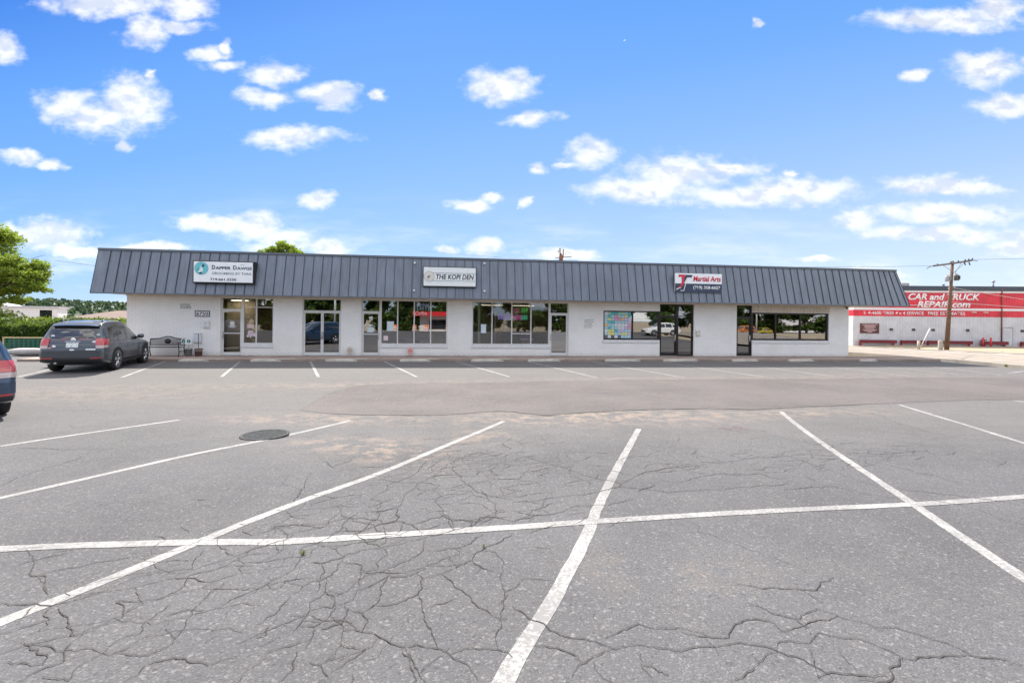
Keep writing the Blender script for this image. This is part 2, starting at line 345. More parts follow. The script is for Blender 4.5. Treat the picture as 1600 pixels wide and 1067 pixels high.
def brick_material():
    m = bpy.data.materials.new('painted_white_brick'); m.use_nodes = True; q = NT(m)
    tcn = q.node('ShaderNodeTexCoord'); sx = q.node('ShaderNodeSeparateXYZ'); q.ln(tcn.outputs['Object'], sx.inputs[0])
    cb = q.node('ShaderNodeCombineXYZ'); q.ln(q.math('ADD', sx.outputs[0], sx.outputs[1]), cb.inputs[0]); q.ln(sx.outputs[2], cb.inputs[1])
    bt = q.node('ShaderNodeTexBrick'); q.ln(cb.outputs[0], bt.inputs['Vector'])
    bt.inputs['Scale'].default_value = 1.0; bt.inputs['Brick Width'].default_value = .30; bt.inputs['Row Height'].default_value = .092
    bt.inputs['Mortar Size'].default_value = .0085; bt.inputs['Mortar Smooth'].default_value = .35
    bt.inputs['Color1'].default_value = (.87, .86, .83, 1); bt.inputs['Color2'].default_value = (.84, .83, .80, 1); bt.inputs['Mortar'].default_value = (.70, .69, .67, 1)
    obj = tcn.outputs['Object']
    n1 = q.noise(obj, .8, 6, .65); n2 = q.noise(obj, 14, 5, .7)
    c = q.mix(q.rng(n1, .35, .7, 0, .22), bt.outputs[0], (.55, .52, .46))
    c = q.mix(q.rng(n2, .64, .74, 0, .35), c, (.3, .27, .24))
    # grime splashed up along the foot of the wall
    c = q.mix(q.math('MULTIPLY', q.rng(sx.outputs[2], .0, .22, 1, 0), q.rng(n2, .4, .65, .1, .55)), c, (.33, .29, .25))
    q.put(q.b.inputs['Base Color'], c); q.b.inputs['Roughness'].default_value = .6
    bp = q.node('ShaderNodeBump'); bp.inputs['Strength'].default_value = .6; bp.inputs['Distance'].default_value = .008; bp.invert = True
    q.ln(q.math('ADD', bt.outputs['Fac'], q.math('MULTIPLY', n2, .3)), bp.inputs['Height']); q.ln(bp.outputs[0], q.b.inputs['Normal'])
    return m
def ribbed_material(name, col, pitch=.3, rough=.45, metal=0.0, axis=0, dirt=.12):
    m = bpy.data.materials.new(name); m.use_nodes = True; q = NT(m)
    tcn = q.node('ShaderNodeTexCoord'); sx = q.node('ShaderNodeSeparateXYZ'); q.ln(tcn.outputs['Object'], sx.inputs[0])
    w = q.math('FRACT', q.math('DIVIDE', sx.outputs[axis], pitch))
    tri = q.math('ABSOLUTE', q.math('SUBTRACT', w, .5))
    h = q.rng(tri, .30, .40)
    n1 = q.noise(tcn.outputs['Object'], .7, 6, .65)
    c = q.mix(q.rng(n1, .35, .7, 0, 1), tuple(x*(1-dirt) for x in col), tuple(min(1, x*(1+dirt*.5)) for x in col))
    c = q.mix(q.rng(q.math('ABSOLUTE', q.math('SUBTRACT', tri, .35)), .05, .0, 0, .22), c, tuple(x*.45 for x in col))
    q.put(q.b.inputs['Base Color'], c); q.b.inputs['Roughness'].default_value = rough; q.b.inputs['Metallic'].default_value = metal
    bp = q.node('ShaderNodeBump'); bp.inputs['Strength'].default_value = .8; bp.inputs['Distance'].default_value = .03; q.ln(h, bp.inputs['Height']); q.ln(bp.outputs[0], q.b.inputs['Normal'])
    return m
def metal_roof_material(name, col):
    m = bpy.data.materials.new(name); m.use_nodes = True; q = NT(m)
    tcn = q.node('ShaderNodeTexCoord'); ob = tcn.outputs['Object']; sx = q.node('ShaderNodeSeparateXYZ'); q.ln(ob, sx.inputs[0])
    n1 = q.noise(ob, .6, 6, .65)
    st = q.node('ShaderNodeMapping'); q.ln(ob, st.inputs['Vector']); st.inputs['Scale'].default_value = (9, 1, .7)
    n2 = q.noise(st.outputs[0], 1.2, 4, .6)
    pan = q.node('ShaderNodeTexWhiteNoise', noise_dimensions='1D'); q.ln(q.math('FLOOR', q.math('DIVIDE', q.math('ADD', sx.outputs[0], 3.235), .4229)), pan.inputs['W'])
    v = q.math('ADD', q.math('ADD', q.rng(n1, .3, .7, .90, 1.08), q.rng(n2, .3, .7, -.11, .11)), q.rng(pan.outputs['Value'], 0, 1, -.05, .05, False))
    x = q.node('ShaderNodeVectorMath', operation='SCALE'); x.inputs[0].default_value = col; q.ln(v, x.inputs['Scale'])
    q.ln(x.outputs[0], q.b.inputs['Base Color']); q.b.inputs['Roughness'].default_value = .42; q.b.inputs['Metallic'].default_value = .35
    bp = q.node('ShaderNodeBump'); bp.inputs['Strength'].default_value = .12; bp.inputs['Distance'].default_value = .02; q.ln(n2, bp.inputs['Height']); q.ln(bp.outputs[0], q.b.inputs['Normal'])
    return m
def leaf_material(name, cols, trans=.35):
    m = bpy.data.materials.new(name); m.use_nodes = True; q = NT(m)
    g = q.node('ShaderNodeNewGeometry'); rp = q.node('ShaderNodeValToRGB'); q.ln(g.outputs['Random Per Island'], rp.inputs[0])
    e = rp.color_ramp.elements; e[0].color = (*cols[0], 1); e[1].color = (*cols[-1], 1)
    for i, c in enumerate(cols[1:-1]): x = e.new((i+1)/(len(cols)-1)); x.color = (*c, 1)
    n1 = q.noise(g.outputs['Position'], 1.3, 3, .6)
    c = q.mix(q.rng(n1, .35, .65, 0, .5), rp.outputs[0], tuple(x*.6 for x in cols[0]))
    q.put(q.b.inputs['Base Color'], c); q.b.inputs['Roughness'].default_value = .55; q.b.inputs['Specular IOR Level'].default_value = .3
    tr = q.node('ShaderNodeBsdfTranslucent'); q.put(tr.inputs[0], q.mix(.5, c, (.25, .38, .03)))
    ms = q.node('ShaderNodeMixShader'); ms.inputs[0].default_value = trans; out = q.n.nodes['Material Output']
    q.ln(q.b.outputs[0], ms.inputs[1]); q.ln(tr.outputs[0], ms.inputs[2]); q.ln(ms.outputs[0], out.inputs[0])
    return m
def glass_material(name, tint=(.55, .6, .6), refl=.34, rough=.0, wave=0.0):
    m = bpy.data.materials.new(name); m.use_nodes = True; q = NT(m); q.n.nodes.remove(q.b)
    t = q.node('ShaderNodeBsdfTransparent'); t.inputs[0].default_value = (*tint, 1)
    g = q.node('ShaderNodeBsdfGlossy'); g.inputs[0].default_value = (.95, .97, 1.0, 1); g.inputs['Roughness'].default_value = rough
    lw = q.node('ShaderNodeFresnel'); lw.inputs[0].default_value = 1.5
    f = q.math('ADD', lw.outputs[0], refl, clamp=True)
    if wave:
        tcn = q.node('ShaderNodeTexCoord'); n1 = q.noise(tcn.outputs['Object'], 1.6, 2, .5)
        bp = q.node('ShaderNodeBump'); bp.inputs['Strength'].default_value = wave; bp.inputs['Distance'].default_value = .01; q.ln(n1, bp.inputs['Height']); q.ln(bp.outputs[0], g.inputs['Normal'])
    ms = q.node('ShaderNodeMixShader'); q.ln(f, ms.inputs[0]); q.ln(t.outputs[0], ms.inputs[1]); q.ln(g.outputs[0], ms.inputs[2]); q.ln(ms.outputs[0], q.n.nodes['Material Output'].inputs[0])
    return m
def paper_material(name, base, ink, scale=30):
    m = bpy.data.materials.new(name); m.use_nodes = True; q = NT(m)
    tcn = q.node('ShaderNodeTexCoord'); mp = q.node('ShaderNodeMapping'); q.ln(tcn.outputs['Object'], mp.inputs[0]); mp.inputs['Scale'].default_value = (1, 1, 3)
    n1 = q.noise(mp.outputs[0], scale, 2, .5)
    q.put(q.b.inputs['Base Color'], q.mix(q.rng(n1, .55, .62), base, ink)); q.b.inputs['Roughness'].default_value = .7
    return m

M = {}
M['asphalt'] = asphalt_material('weathered_asphalt', (.088, .088, .093))
M['patch'] = asphalt_material('pinkish_patch_asphalt', (.108, .096, .092), crack=False, patch=True)
M['crackfill'] = mat('open_crack', (.038, .034, .031), .95, noise=.5, nscale=20)
M['paint'] = marking_material()
M['stopc'] = concrete_material('chipped_wheel_stop', (.50, .46, .40), (.22, .18, .15), .5, 2)
M['walk'] = concrete_material('sidewalk_concrete', (.30, .235, .20), (.16, .11, .09), .55)
M['concrete'] = concrete_material('pale_concrete', (.34, .31, .275), (.24, .2, .17), .4)
M['road'] = concrete_material('sunbleached_street', (.25, .218, .185), (.25, .21, .17), .35)
M['dirt'] = concrete_material('sandy_ground', (.33, .27, .19), (.2, .16, .10), .5)
M['brick'] = brick_material()
M['roofm'] = metal_roof_material('slate_blue_standing_seam', (.155, .175, .205))
M['seam'] = mat('shade_toned_seam', (.035, .045, .06), .5, metal=.2)  # ribs coloured darker in place of the shade along their sides
M['trim'] = mat('slate_trim', (.12, .135, .155), .45, metal=.3, noise=.12)
M['soffit'] = mat('cream_soffit', (.62, .54, .43), .7, noise=.15, nscale=3)
M['roofdeck'] = mat('flat_roof_gravel', (.3, .29, .27), .9, noise=.2)
M['alu'] = mat('white_aluminium_frame', (.68, .67, .64), .4, noise=.06)
M['sill'] = mat('white_brick_sill', (.68, .68, .67), .6, noise=.12, nscale=10, bump=.4, bscale=12)
M['bronze'] = mat('dark_bronze_frame', (.022, .017, .016), .35, metal=.4)
M['glass'] = glass_material('window_glass', (.80, .82, .82), refl=.07, wave=.012)
M['glass_m'] = glass_material('mirror_window_glass', (.30, .31, .31), refl=.21, wave=.02)
M['glass_t'] = glass_material('film_door_glass', (.30, .28, .22), refl=.42, wave=.25)
M['metal'] = mat('brushed_metal', (.55, .55, .55), .3, metal=.9)
M['black'] = mat('black_metal', (.015, .015, .017), .4, metal=.3)
M['blackpl'] = mat('black_plastic', (.02, .02, .022), .6)
M['white'] = mat('white_plastic', (.78, .79, .80), .4)
M['whitew'] = mat('white_weathered', (.68, .67, .64), .6, noise=.12)
M['interior'] = mat('interior_plaster', (.66, .55, .40), .8, noise=.1)
M['intfloor'] = mat('interior_floor', (.16, .11, .08), .35)
M['ceilt'] = mat('ceiling_tile', (.55, .52, .46), .8)
M['dark'] = mat('dark_fixture', (.03, .03, .035), .5)
M['red'] = mat('glossy_red', (.55, .02, .025), .4)
M['rust'] = mat('rusty_brown', (.18, .07, .04), .8, noise=.3)
M['wood'] = mat('creosoted_pole_wood', (.13, .075, .048), .85, noise=.35, nscale=6, bump=.6, bscale=18)
M['grey'] = mat('weathered_grey_metal', (.32, .33, .34), .5, metal=.3, noise=.15)
M['wire'] = mat('cable', (.03, .03, .03), .6)
M['wirel'] = mat('bare_cable', (.45, .44, .43), .5)
M['bark'] = mat('bark', (.11, .085, .065), .9, noise=.3, nscale=9, bump=.7, bscale=25)

# ------------------------------------------------------------------ terrain
P0 = Vector((-13.5373, 22.8, 0)); EX = Vector((.99186, .127333, 0)); EY = Vector((-.127333, .99186, 0))
YAW = math.atan2(.127333, .99186); WZ = .145                # building yaw, height of the sidewalk
def sst(a, b, v):
    t = min(1, max(0, (v-a)/(b-a))); return t*t*(3-2*t)
def T(x, y):                                               # ground height
    off = -((x-P0.x)*EY.x+(y-P0.y)*EY.y)
    z = -1.96 if off < 2 else (-1.96-.025*(off-2)/4.5 if off < 6.5 else (-1.985-.055*(off-6.5)/5.5 if off < 12 else -2.04))
    v = 0.53-0.053*max(y, -3)
    z += .05*math.log(1+math.exp(max(-30, min(30, v/.05))))*sst(-22, -4, y)
    z -= 0.9*(1-sst(-45, -8, y)) + 0.5*sst(24, 56, y)
    return z + 2.0
def BW(a, off, z=0):                                       # building coordinates (along, in front) to the world
    p = P0 + EX*a - EY*off; return Vector((p.x, p.y, z))
D_OP={'A':(-0.475,0.507,0.027,2.785),'Aw':(0.504,1.937,0.556,2.805),'B':(3.277,5.121,0.033,2.808),'C':(6.073,7.003,0.037,2.783),'Cw':(7.001,10.331,0.557,2.818),'Dw':(11.583,15.643,0.562,2.832),'D':(15.663,16.658,0.035,2.806),'Ew':(18.547,21.696,0.863,2.412),'E':(21.699,23.64,0.044,2.856),'F':(26.149,27.082,0.05,2.881),'Fw':(27.08,31.755,0.879,2.421)}
D_mull={'Aw':[1.13],'Cw':[7.845,8.666,9.494],'Dw':[12.618,13.648,14.657],'Ew':[20.191],'Fw':[28.54,30.052]}
D_trans={'A':2.23,'B':2.224,'C':2.225,'D':2.252,'E':2.161,'Aw':2.339,'D3':1.149}
D_s1=(-1.153,1.386,3.44,4.375)
D_s2=(9.174,11.697,3.472,4.379)
D_s3=(22.068,24.669,3.412,4.392)
D_bulb=[(8.716,4.6),(8.727,3.228),(12.145,4.658),(12.136,3.26)]
D_num=(-1.588,-0.954,1.861,2.136)
D_notice=(-2.261,-1.767,2.217,2.461)
D_mbox1=(-1.205,-0.94,1.318,1.648)
D_meter=(-1.61,-1.269,0.621,1.049)
D_mbox2=(23.754,23.995,1.094,1.408)
D_notice2=(17.504,18.027,1.46,1.951)
D_cam2=(32.745,2.865)
D_seam=[-3.235,0.994]
D_bench=[(-3.335,0.396),(-1.798,0.401)]
D_pots=[(-1.626,0.336),(-1.235,0.337)]
D_padlock=[(5.568,0.248),(8.501,0.256)]
D_stops=[((-14.398,20.519),(-12.549,20.902)),((-11.493,20.883),(-9.61,21.274)),((-8.346,21.278),(-6.48,21.669)),((-5.107,21.684),(-3.26,22.076)),((-1.889,22.088),(-0.009,22.486)),((0.779,22.423),(2.674,22.825)),((4.507,22.89),(6.511,23.31)),((7.439,23.258),(9.362,23.67)),((11.044,23.71),(12.547,24.073)),((14.087,24.092),(15.591,24.46)),((18.108,24.601),(19.225,24.93))]
D_far=[[(-15.088,20.742),(-12.568,15.272)],[(-11.941,20.827),(-9.616,15.709)],[(-9.002,21.196),(-6.519,16.001)],[(-5.798,21.598),(-3.262,16.308)],[(-2.643,22.154),(-0.057,16.611)],[(0.693,22.575),(2.994,16.725)],[(3.777,22.965),(6.202,16.937)],[(7.018,23.374),(9.313,17.494)],[(10.359,23.979),(12.184,17.765)],[(13.767,24.415),(15.366,18.254)],[(16.6,24.783),(18.021,19.109)],[(19.764,25.406),(19.738,19.071)],[(22.35,20.653),(20.798,19.811)],[(-17.925,19.79),(-15.762,15.129)]]
D_near=[[(-7.225,6.702),(-6.879,7.736),(-6.324,9.03)],[(-4.971,4.294),(-4.86,4.513),(-4.611,5.272),(-4.26,6.335),(-3.725,7.491),(-3.099,9.164)],[(-2.752,2.44),(-2.718,2.531),(-2.604,2.812),(-2.462,3.22),(-2.298,3.727),(-2.009,4.479),(-1.512,5.557),(-1.01,6.933),(-0.141,9.278)],[(-0.051,2.028),(0.018,2.231),(0.293,2.902),(0.599,3.731),(0.837,4.482),(1.338,5.911),(2.331,8.629)],[(3.361,2.944),(3.422,3.148),(3.663,3.852),(3.953,4.657),(4.515,6.276),(5.158,8.087),(6.161,10.816)],[(8.162,7.005),(8.388,7.739),(9.131,9.628),(9.843,12.011)],[(13.838,12.17),(13.653,12.848)],[(-3.902,3.374),(-3.669,3.411),(-3.27,3.476),(-2.836,3.521),(-2.32,3.569),(-1.821,3.582),(-1.457,3.639),(-1.038,3.724),(-0.499,3.828),(0.019,3.924),(0.707,4.072),(1.752,4.273),(2.718,4.437),(3.921,4.619),(4.649,4.757),(5.318,4.901),(6.057,5.076)]]
D_patch=[(-4.598,10.296),(-4.767,11.433),(-4.867,12.922),(-4.601,14.255),(-3.565,14.747),(-0.796,15.127),(2.183,15.992),(4.443,16.356),(7.99,16.845),(11.629,17.177),(14.972,17.842),(18.706,18.191),(22.077,18.133),(16.393,13.459),(12.079,12.745),(8.906,11.951),(6.995,11.466),(5.69,11.037),(4.537,11.136),(3.109,10.875),(1.422,10.357),(0.698,9.996),(-0.261,10.494),(-1.322,9.946),(-2.101,9.819),(-3.166,9.828),(-3.873,9.939)]
D_drain=[(-4.283,7.511),(-3.634,7.704),(-4.192,8.034),(-3.776,7.242)]
D_kerb=[(23.055,32.402),(23.953,28.746),(23.723,24.771),(23.603,21.812)]
D_pole=(43.499,47.376)
D_boll=[(40.751,47.419),(42.699,47.164)]
D_redbase=[(38.864,53.218),(63.112,58.35)]
D_guy=(40.96,47.475)
D_car=[(-14.43,17.371),(-15.733,20.264),(-15.591,16.158)]
D_left=[(-29.059,27.204),(-27.511,27.531),(-23.786,22.441),(-22.807,22.583),(-7.832,7.263)]
D_weeds=[(-1.472,3.382),(-0.191,3.522)]
D_stain=[((1.317,9.584),3),((2.634,9.666),2)]
D_cracks=[(1.0,[(-2.44,2.27),(-2.37,2.35),(-2.26,2.41),(-2.17,2.5),(-2.11,2.58),(-2.13,2.75),(-2.05,2.78),(-2.0,2.93),(-2.06,3.07),(-1.92,3.19),(-1.87,3.33),(-1.93,3.89)]),(1.0,[(-2.91,2.71),(-2.72,2.71),(-2.6,2.69),(-2.53,2.74),(-2.44,2.86),(-2.39,3.04),(-2.25,3.11),(-2.1,3.14),(-2.21,3.43)]),(1.0,[(-1.7,2.1),(-1.69,2.2),(-1.59,2.26),(-1.44,2.23),(-1.4,2.21),(-1.3,2.27)]),(1.0,[(-1.95,2.1),(-1.99,2.2),(-1.96,2.3),(-1.95,2.43),(-1.9,2.44),(-1.95,2.75)]),(1.0,[(-1.89,2.28),(-1.73,2.28),(-1.68,2.37),(-1.75,2.62),(-1.79,2.79),(-1.79,2.97)]),(1.0,[(-5.24,4.87),(-5.41,5.21),(-5.49,5.62),(-5.58,6.18)]),(1.0,[(-6.84,6.6),(-6.16,6.53),(-5.61,6.56)]),(1.0,[(-3.47,3.4),(-3.21,3.2),(-3.11,3.07),(-2.89,2.95),(-2.72,2.8)]),(1.0,[(-2.54,2.67),(-2.4,2.58),(-2.24,2.42),(-2.15,2.47)]),(1.0,[(-2.06,4.43),(-2.17,4.98),(-2.29,5.34),(-2.31,5.47)]),(1.0,[(-1.1,3.95),(-0.97,4.06),(-1.03,4.42),(-1.0,5.02),(-0.79,5.98),(-0.43,6.71),(-0.15,6.34)]),(1.0,[(-1.53,4.24),(-1.55,3.87),(-1.73,3.93),(-1.93,3.89)]),(1.0,[(-1.23,3.68),(-1.14,4.09),(-1.35,4.59),(-1.3,5.01),(-1.1,5.52),(-1.1,6.13),(-0.76,6.41)]),(1.0,[(-1.0,5.02),(-0.73,4.82),(-0.54,4.11),(-0.45,3.83)]),(1.0,[(-0.97,3.75),(-1.13,3.95),(-1.36,4.08),(-1.62,4.4),(-1.7,4.23)]),(1.0,[(-0.31,4.94),(-0.17,4.54),(-0.12,4.2),(-0.25,3.97)]),(1.0,[(-2.16,2.09),(-2.14,2.17),(-2.09,2.23),(-2.19,2.44)]),(1.0,[(-2.61,2.43),(-2.54,2.49),(-2.46,2.58)]),(1.0,[(-0.54,4.11),(-0.25,4.04),(0.02,4.2)]),(1.0,[(-0.37,2.12),(-0.45,2.25),(-0.51,2.35)]),(1.0,[(-1.92,2.56),(-1.84,2.65),(-1.71,2.66)]),(1.0,[(-2.11,2.58),(-2.28,2.74),(-2.13,2.75)]),(1.0,[(-1.52,2.37),(-1.5,2.44)]),(1.0,[(-0.75,5.98),(-0.55,5.28),(-0.17,4.73),(0.02,4.64)]),(1.0,[(-2.4,6.07),(-2.16,5.76),(-2.05,6.26)]),(1.0,[(-2.16,2.2),(-2.29,2.31),(-2.43,2.36)]),(1.0,[(-1.93,3.89),(-1.72,3.67),(-1.66,3.44)]),(1.0,[(0.02,2.74),(0.12,2.61),(0.19,2.57),(0.27,2.47),(0.4,2.44),(0.53,2.36)]),(1.0,[(0.29,2.16),(0.37,2.26),(0.49,2.35),(0.67,2.4),(0.92,2.38),(1.05,2.39),(1.16,2.42),(1.28,2.4),(1.34,2.36),(1.42,2.31),(1.47,2.23),(1.48,2.16)]),(1.0,[(1.33,2.35),(1.4,2.44),(1.65,2.52),(1.82,2.47),(1.9,2.38),(1.93,2.32),(1.8,2.24),(1.59,2.16)]),(1.0,[(0.91,2.5),(1.15,2.47),(1.24,2.59),(1.35,2.63),(1.44,2.62),(1.48,2.48)]),(1.0,[(1.41,2.82),(1.47,2.75),(1.58,2.65),(1.62,2.64),(1.79,2.75),(1.9,2.63),(2.03,2.57),(2.19,2.49),(2.29,2.34),(2.47,2.27)]),(1.0,[(1.93,2.32),(2.1,2.33),(2.29,2.34)]),(1.0,[(0.2,6.45),(0.51,6.03),(0.84,5.53),(1.07,5.34),(1.19,5.1)]),(1.0,[(1.02,4.93),(1.54,5.63),(2.03,5.94),(2.5,6.12),(3.32,6.5),(3.87,6.62),(3.93,6.02),(3.98,5.33),(4.26,5.1),(4.65,4.9),(5.01,4.62)]),(1.0,[(0.02,4.55),(0.33,4.65),(0.84,4.87),(1.19,5.1),(1.61,4.9),(2.06,5.02),(2.67,5.16),(3.1,5.29)]),(1.0,[(0.02,4.05),(0.25,4.21),(0.46,4.3),(0.62,4.47),(0.93,4.49),(1.22,4.68)]),(1.0,[(0.13,2.38),(0.23,2.37),(0.35,2.26)]),(1.0,[(1.42,2.17),(1.51,2.21),(1.62,2.19),(1.75,2.19)]),(1.0,[(1.45,3.02),(1.73,2.97),(1.92,2.96),(2.13,3.12)]),(1.0,[(4.3,11.29),(5.49,11.55),(7.87,11.61),(10.0,12.31),(14.37,13.27)]),(1.0,[(-2.76,10.29),(0.02,10.07),(1.07,10.34),(2.08,10.48)]),(1.0,[(8.36,11.42),(7.82,9.62),(7.6,8.63),(7.65,8.06),(8.5,7.84)]),(1.0,[(0.02,3.98),(0.19,4.29),(0.45,4.56)]),(1.0,[(0.65,2.33),(0.63,2.22),(0.66,2.15)]),(1.0,[(0.5,2.45),(0.71,2.58),(0.92,2.55),(1.03,2.5)]),(1.0,[(3.92,6.63),(4.73,6.96),(5.29,6.79),(6.2,7.04)]),(1.0,[(1.65,5.36),(1.86,5.25),(2.47,5.66),(3.02,5.68),(3.13,5.42)]),(1.0,[(2.92,5.05),(3.53,5.19),(3.71,4.92),(3.99,4.78)]),(1.0,[(1.03,2.15),(1.17,2.25),(1.33,2.35)]),(1.0,[(4.19,4.78),(4.43,4.6),(4.39,4.26),(4.46,4.11)]),(1.15,[(-1.73,3.24),(-1.67,3.34),(-1.64,3.51)]),(1.15,[(-1.54,2.88),(-1.52,2.96),(-1.49,3.04),(-1.44,3.15),(-1.45,3.24),(-1.48,3.37),(-1.52,3.5),(-1.44,3.59),(-1.4,3.74),(-1.39,4.01),(-1.36,4.24)]),(1.15,[(-1.52,2.96),(-1.44,2.9),(-1.41,2.93),(-1.42,3.0)]),(1.15,[(-1.41,3.24),(-1.3,3.25),(-1.21,3.31),(-1.17,3.34),(-1.09,3.46),(-0.95,3.5),(-0.86,3.56),(-0.77,3.63),(-0.69,3.67),(-0.55,3.76),(-0.38,3.9),(-0.12,4.24)]),(1.15,[(-1.27,3.25),(-1.22,3.13),(-1.21,3.03),(-1.28,2.94),(-1.29,2.84)]),(1.15,[(-1.4,2.99),(-1.28,2.94)]),(1.15,[(-1.16,3.3),(-1.15,3.14),(-1.18,3.05),(-1.22,2.99)]),(1.15,[(-1.18,3.05),(-1.14,2.93),(-1.16,2.76),(-1.12,2.63),(-1.12,2.54),(-1.13,2.47)]),(1.15,[(-1.13,2.91),(-1.09,2.85),(-1.04,2.82),(-0.99,2.88),(-0.97,3.01),(-0.92,3.1),(-0.81,3.19),(-0.7,3.31),(-0.63,3.47),(-0.65,3.64)]),(1.15,[(-1.13,3.26),(-1.03,3.24),(-0.99,3.19),(-0.96,3.01),(-0.92,2.92),(-0.92,2.79),(-1.0,2.74),(-0.99,2.7),(-0.99,2.62),(-1.04,2.52),(-1.11,2.52)]),(1.15,[(-1.04,2.82),(-1.01,2.74),(-1.01,2.7),(-1.12,2.68)]),(1.15,[(-0.95,2.74),(-0.91,2.69),(-0.9,2.64),(-0.9,2.55),(-1.02,2.48)]),(1.15,[(-1.04,2.52),(-1.01,2.43),(-1.0,2.34)]),(1.15,[(-0.98,2.62),(-0.95,2.58),(-0.9,2.55),(-0.87,2.49),(-0.84,2.38),(-0.84,2.3),(-0.87,2.25)]),(1.15,[(-0.91,2.69),(-0.82,2.65),(-0.8,2.62),(-0.77,2.52),(-0.77,2.48),(-0.87,2.49)]),(1.15,[(-0.82,2.65),(-0.78,2.74),(-0.77,2.86),(-0.79,3.0),(-0.79,3.06),(-0.81,3.17)]),(1.15,[(-0.91,2.9),(-0.86,2.96),(-0.8,3.06),(-0.71,3.07),(-0.61,3.13),(-0.57,3.22),(-0.5,3.28),(-0.38,3.41)]),(1.15,[(-0.61,3.13),(-0.56,3.06),(-0.54,2.92),(-0.55,2.86),(-0.64,2.77),(-0.78,2.73)]),(1.15,[(-0.56,3.06),(-0.45,3.13),(-0.36,3.2),(-0.26,3.32),(-0.18,3.53),(0.02,3.81)]),(1.15,[(-0.55,2.86),(-0.5,2.73),(-0.47,2.63),(-0.41,2.51),(-0.36,2.38),(-0.35,2.35)]),(1.15,[(-0.77,2.48),(-0.68,2.45),(-0.61,2.4),(-0.53,2.36),(-0.46,2.38),(-0.35,2.35),(-0.29,2.31),(-0.23,2.26),(-0.18,2.22),(-0.14,2.12)]),(1.15,[(-0.29,2.31),(-0.22,2.35),(-0.14,2.35),(-0.05,2.35),(0.02,2.29)]),(1.15,[(-0.05,2.35),(-0.07,2.45),(-0.05,2.61),(-0.01,2.61)]),(1.15,[(-0.05,2.61),(-0.12,2.69),(-0.18,2.73),(-0.24,2.85),(-0.36,3.01),(-0.45,3.13)]),(1.15,[(-0.18,3.48),(-0.1,3.45),(-0.05,3.33),(-0.05,3.01),(-0.03,2.86),(-0.03,2.72),(-0.05,2.61)]),(1.15,[(-0.67,2.42),(-0.68,2.36),(-0.72,2.31),(-0.77,2.25),(-0.81,2.17)]),(1.15,[(-0.53,2.36),(-0.48,2.29),(-0.45,2.2),(-0.41,2.12)]),(1.15,[(-1.01,3.2),(-0.95,3.14),(-0.88,3.17),(-0.92,3.26),(-0.88,3.38),(-0.92,3.49),(-0.97,3.53)]),(1.15,[(-1.24,3.79),(-1.12,3.65),(-1.04,3.57),(-0.97,3.53),(-0.94,3.6),(-1.03,3.88),(-1.08,4.02),(-1.2,4.09)]),(1.15,[(-0.61,3.47),(-0.51,3.47),(-0.36,3.53),(-0.29,3.6),(-0.21,3.77)]),(1.15,[(-0.26,3.32),(-0.18,3.2),(-0.11,3.16)]),(1.15,[(-1.03,4.02),(-0.82,3.96),(-0.74,3.85),(-0.7,3.73)]),(1.15,[(-0.82,3.96),(-0.68,4.11),(-0.57,4.19),(-0.5,4.07),(-0.45,3.86)]),(1.15,[(-0.5,4.07),(-0.42,4.09),(-0.32,4.01),(-0.31,3.87)]),(1.15,[(-0.64,4.26),(-0.51,4.09)]),(1.15,[(-0.32,4.01),(-0.12,4.16),(0.02,4.05)]),(1.15,[(-1.01,4.25),(-0.96,4.04),(-1.02,4.0),(-1.2,3.81),(-1.4,3.8)]),(1.15,[(-1.99,3.72),(-1.91,3.89),(-1.74,3.95),(-1.6,3.93),(-1.48,4.03),(-1.31,4.09),(-1.09,4.06)]),(1.15,[(-1.97,3.9),(-1.9,4.11),(-1.72,4.19)]),(1.15,[(-1.35,2.52),(-1.33,2.58),(-1.3,2.63),(-1.3,2.78),(-1.3,2.83)]),(1.15,[(-1.29,2.42),(-1.25,2.44),(-1.27,2.54),(-1.27,2.6)]),(1.15,[(-1.24,2.33),(-1.21,2.38),(-1.17,2.43)]),(1.15,[(-1.04,2.32),(-1.0,2.21),(-1.01,2.11)]),(1.15,[(-0.94,2.24),(-0.88,2.22),(-0.81,2.14),(-0.85,2.11)]),(1.15,[(-1.29,3.48),(-1.17,3.36)]),(1.15,[(-0.4,3.5),(-0.37,3.39)]),(1.15,[(-1.45,3.56),(-1.29,3.48),(-1.19,3.58)]),(1.15,[(-1.21,2.62),(-1.14,2.61),(-1.12,2.66)])]
def frange(a, b, s):
    o = []; x = a
    while x < b-1e-6: o.append(x); x += s
    return o
def sheet(xs, ys, dz, name, m, zfun=T):
    v = [(x, y, zfun(x, y)+dz) for y in ys for x in xs]; n = len(xs)
    f = [(j*n+i, j*n+i+1, (j+1)*n+i+1, (j+1)*n+i) for j in range(len(ys)-1) for i in range(n-1)]
    me = bpy.data.meshes.new(name); me.from_pydata(v, [], f); me.materials.append(m); me.polygons.foreach_set('use_smooth', [True]*len(f)); me.update()
    o = bpy.data.objects.new(name, me); COL.objects.link(o); o['kind'] = 'structure'; return o
gx = [-1500, -800, -400, -200, -120, -80] + frange(-60, 80, 2.5) + [80, 120, 200, 400, 800, 1500]
gy = [-1500, -800, -400, -200, -120, -80] + frange(-60, 90, 2.5) + [90, 130, 200, 400, 800, 1500]
def gz(x, y):
    d = .05
    if -31 < x < 24 and -11 < y < 40: d = .35
    if 23 < x < 45: d = .2
    far = max(0, y-60)
    return T(x, y) - d - min(6, far*.02)
sheet(gx, gy, 0, 'ground', M['dirt'], gz)
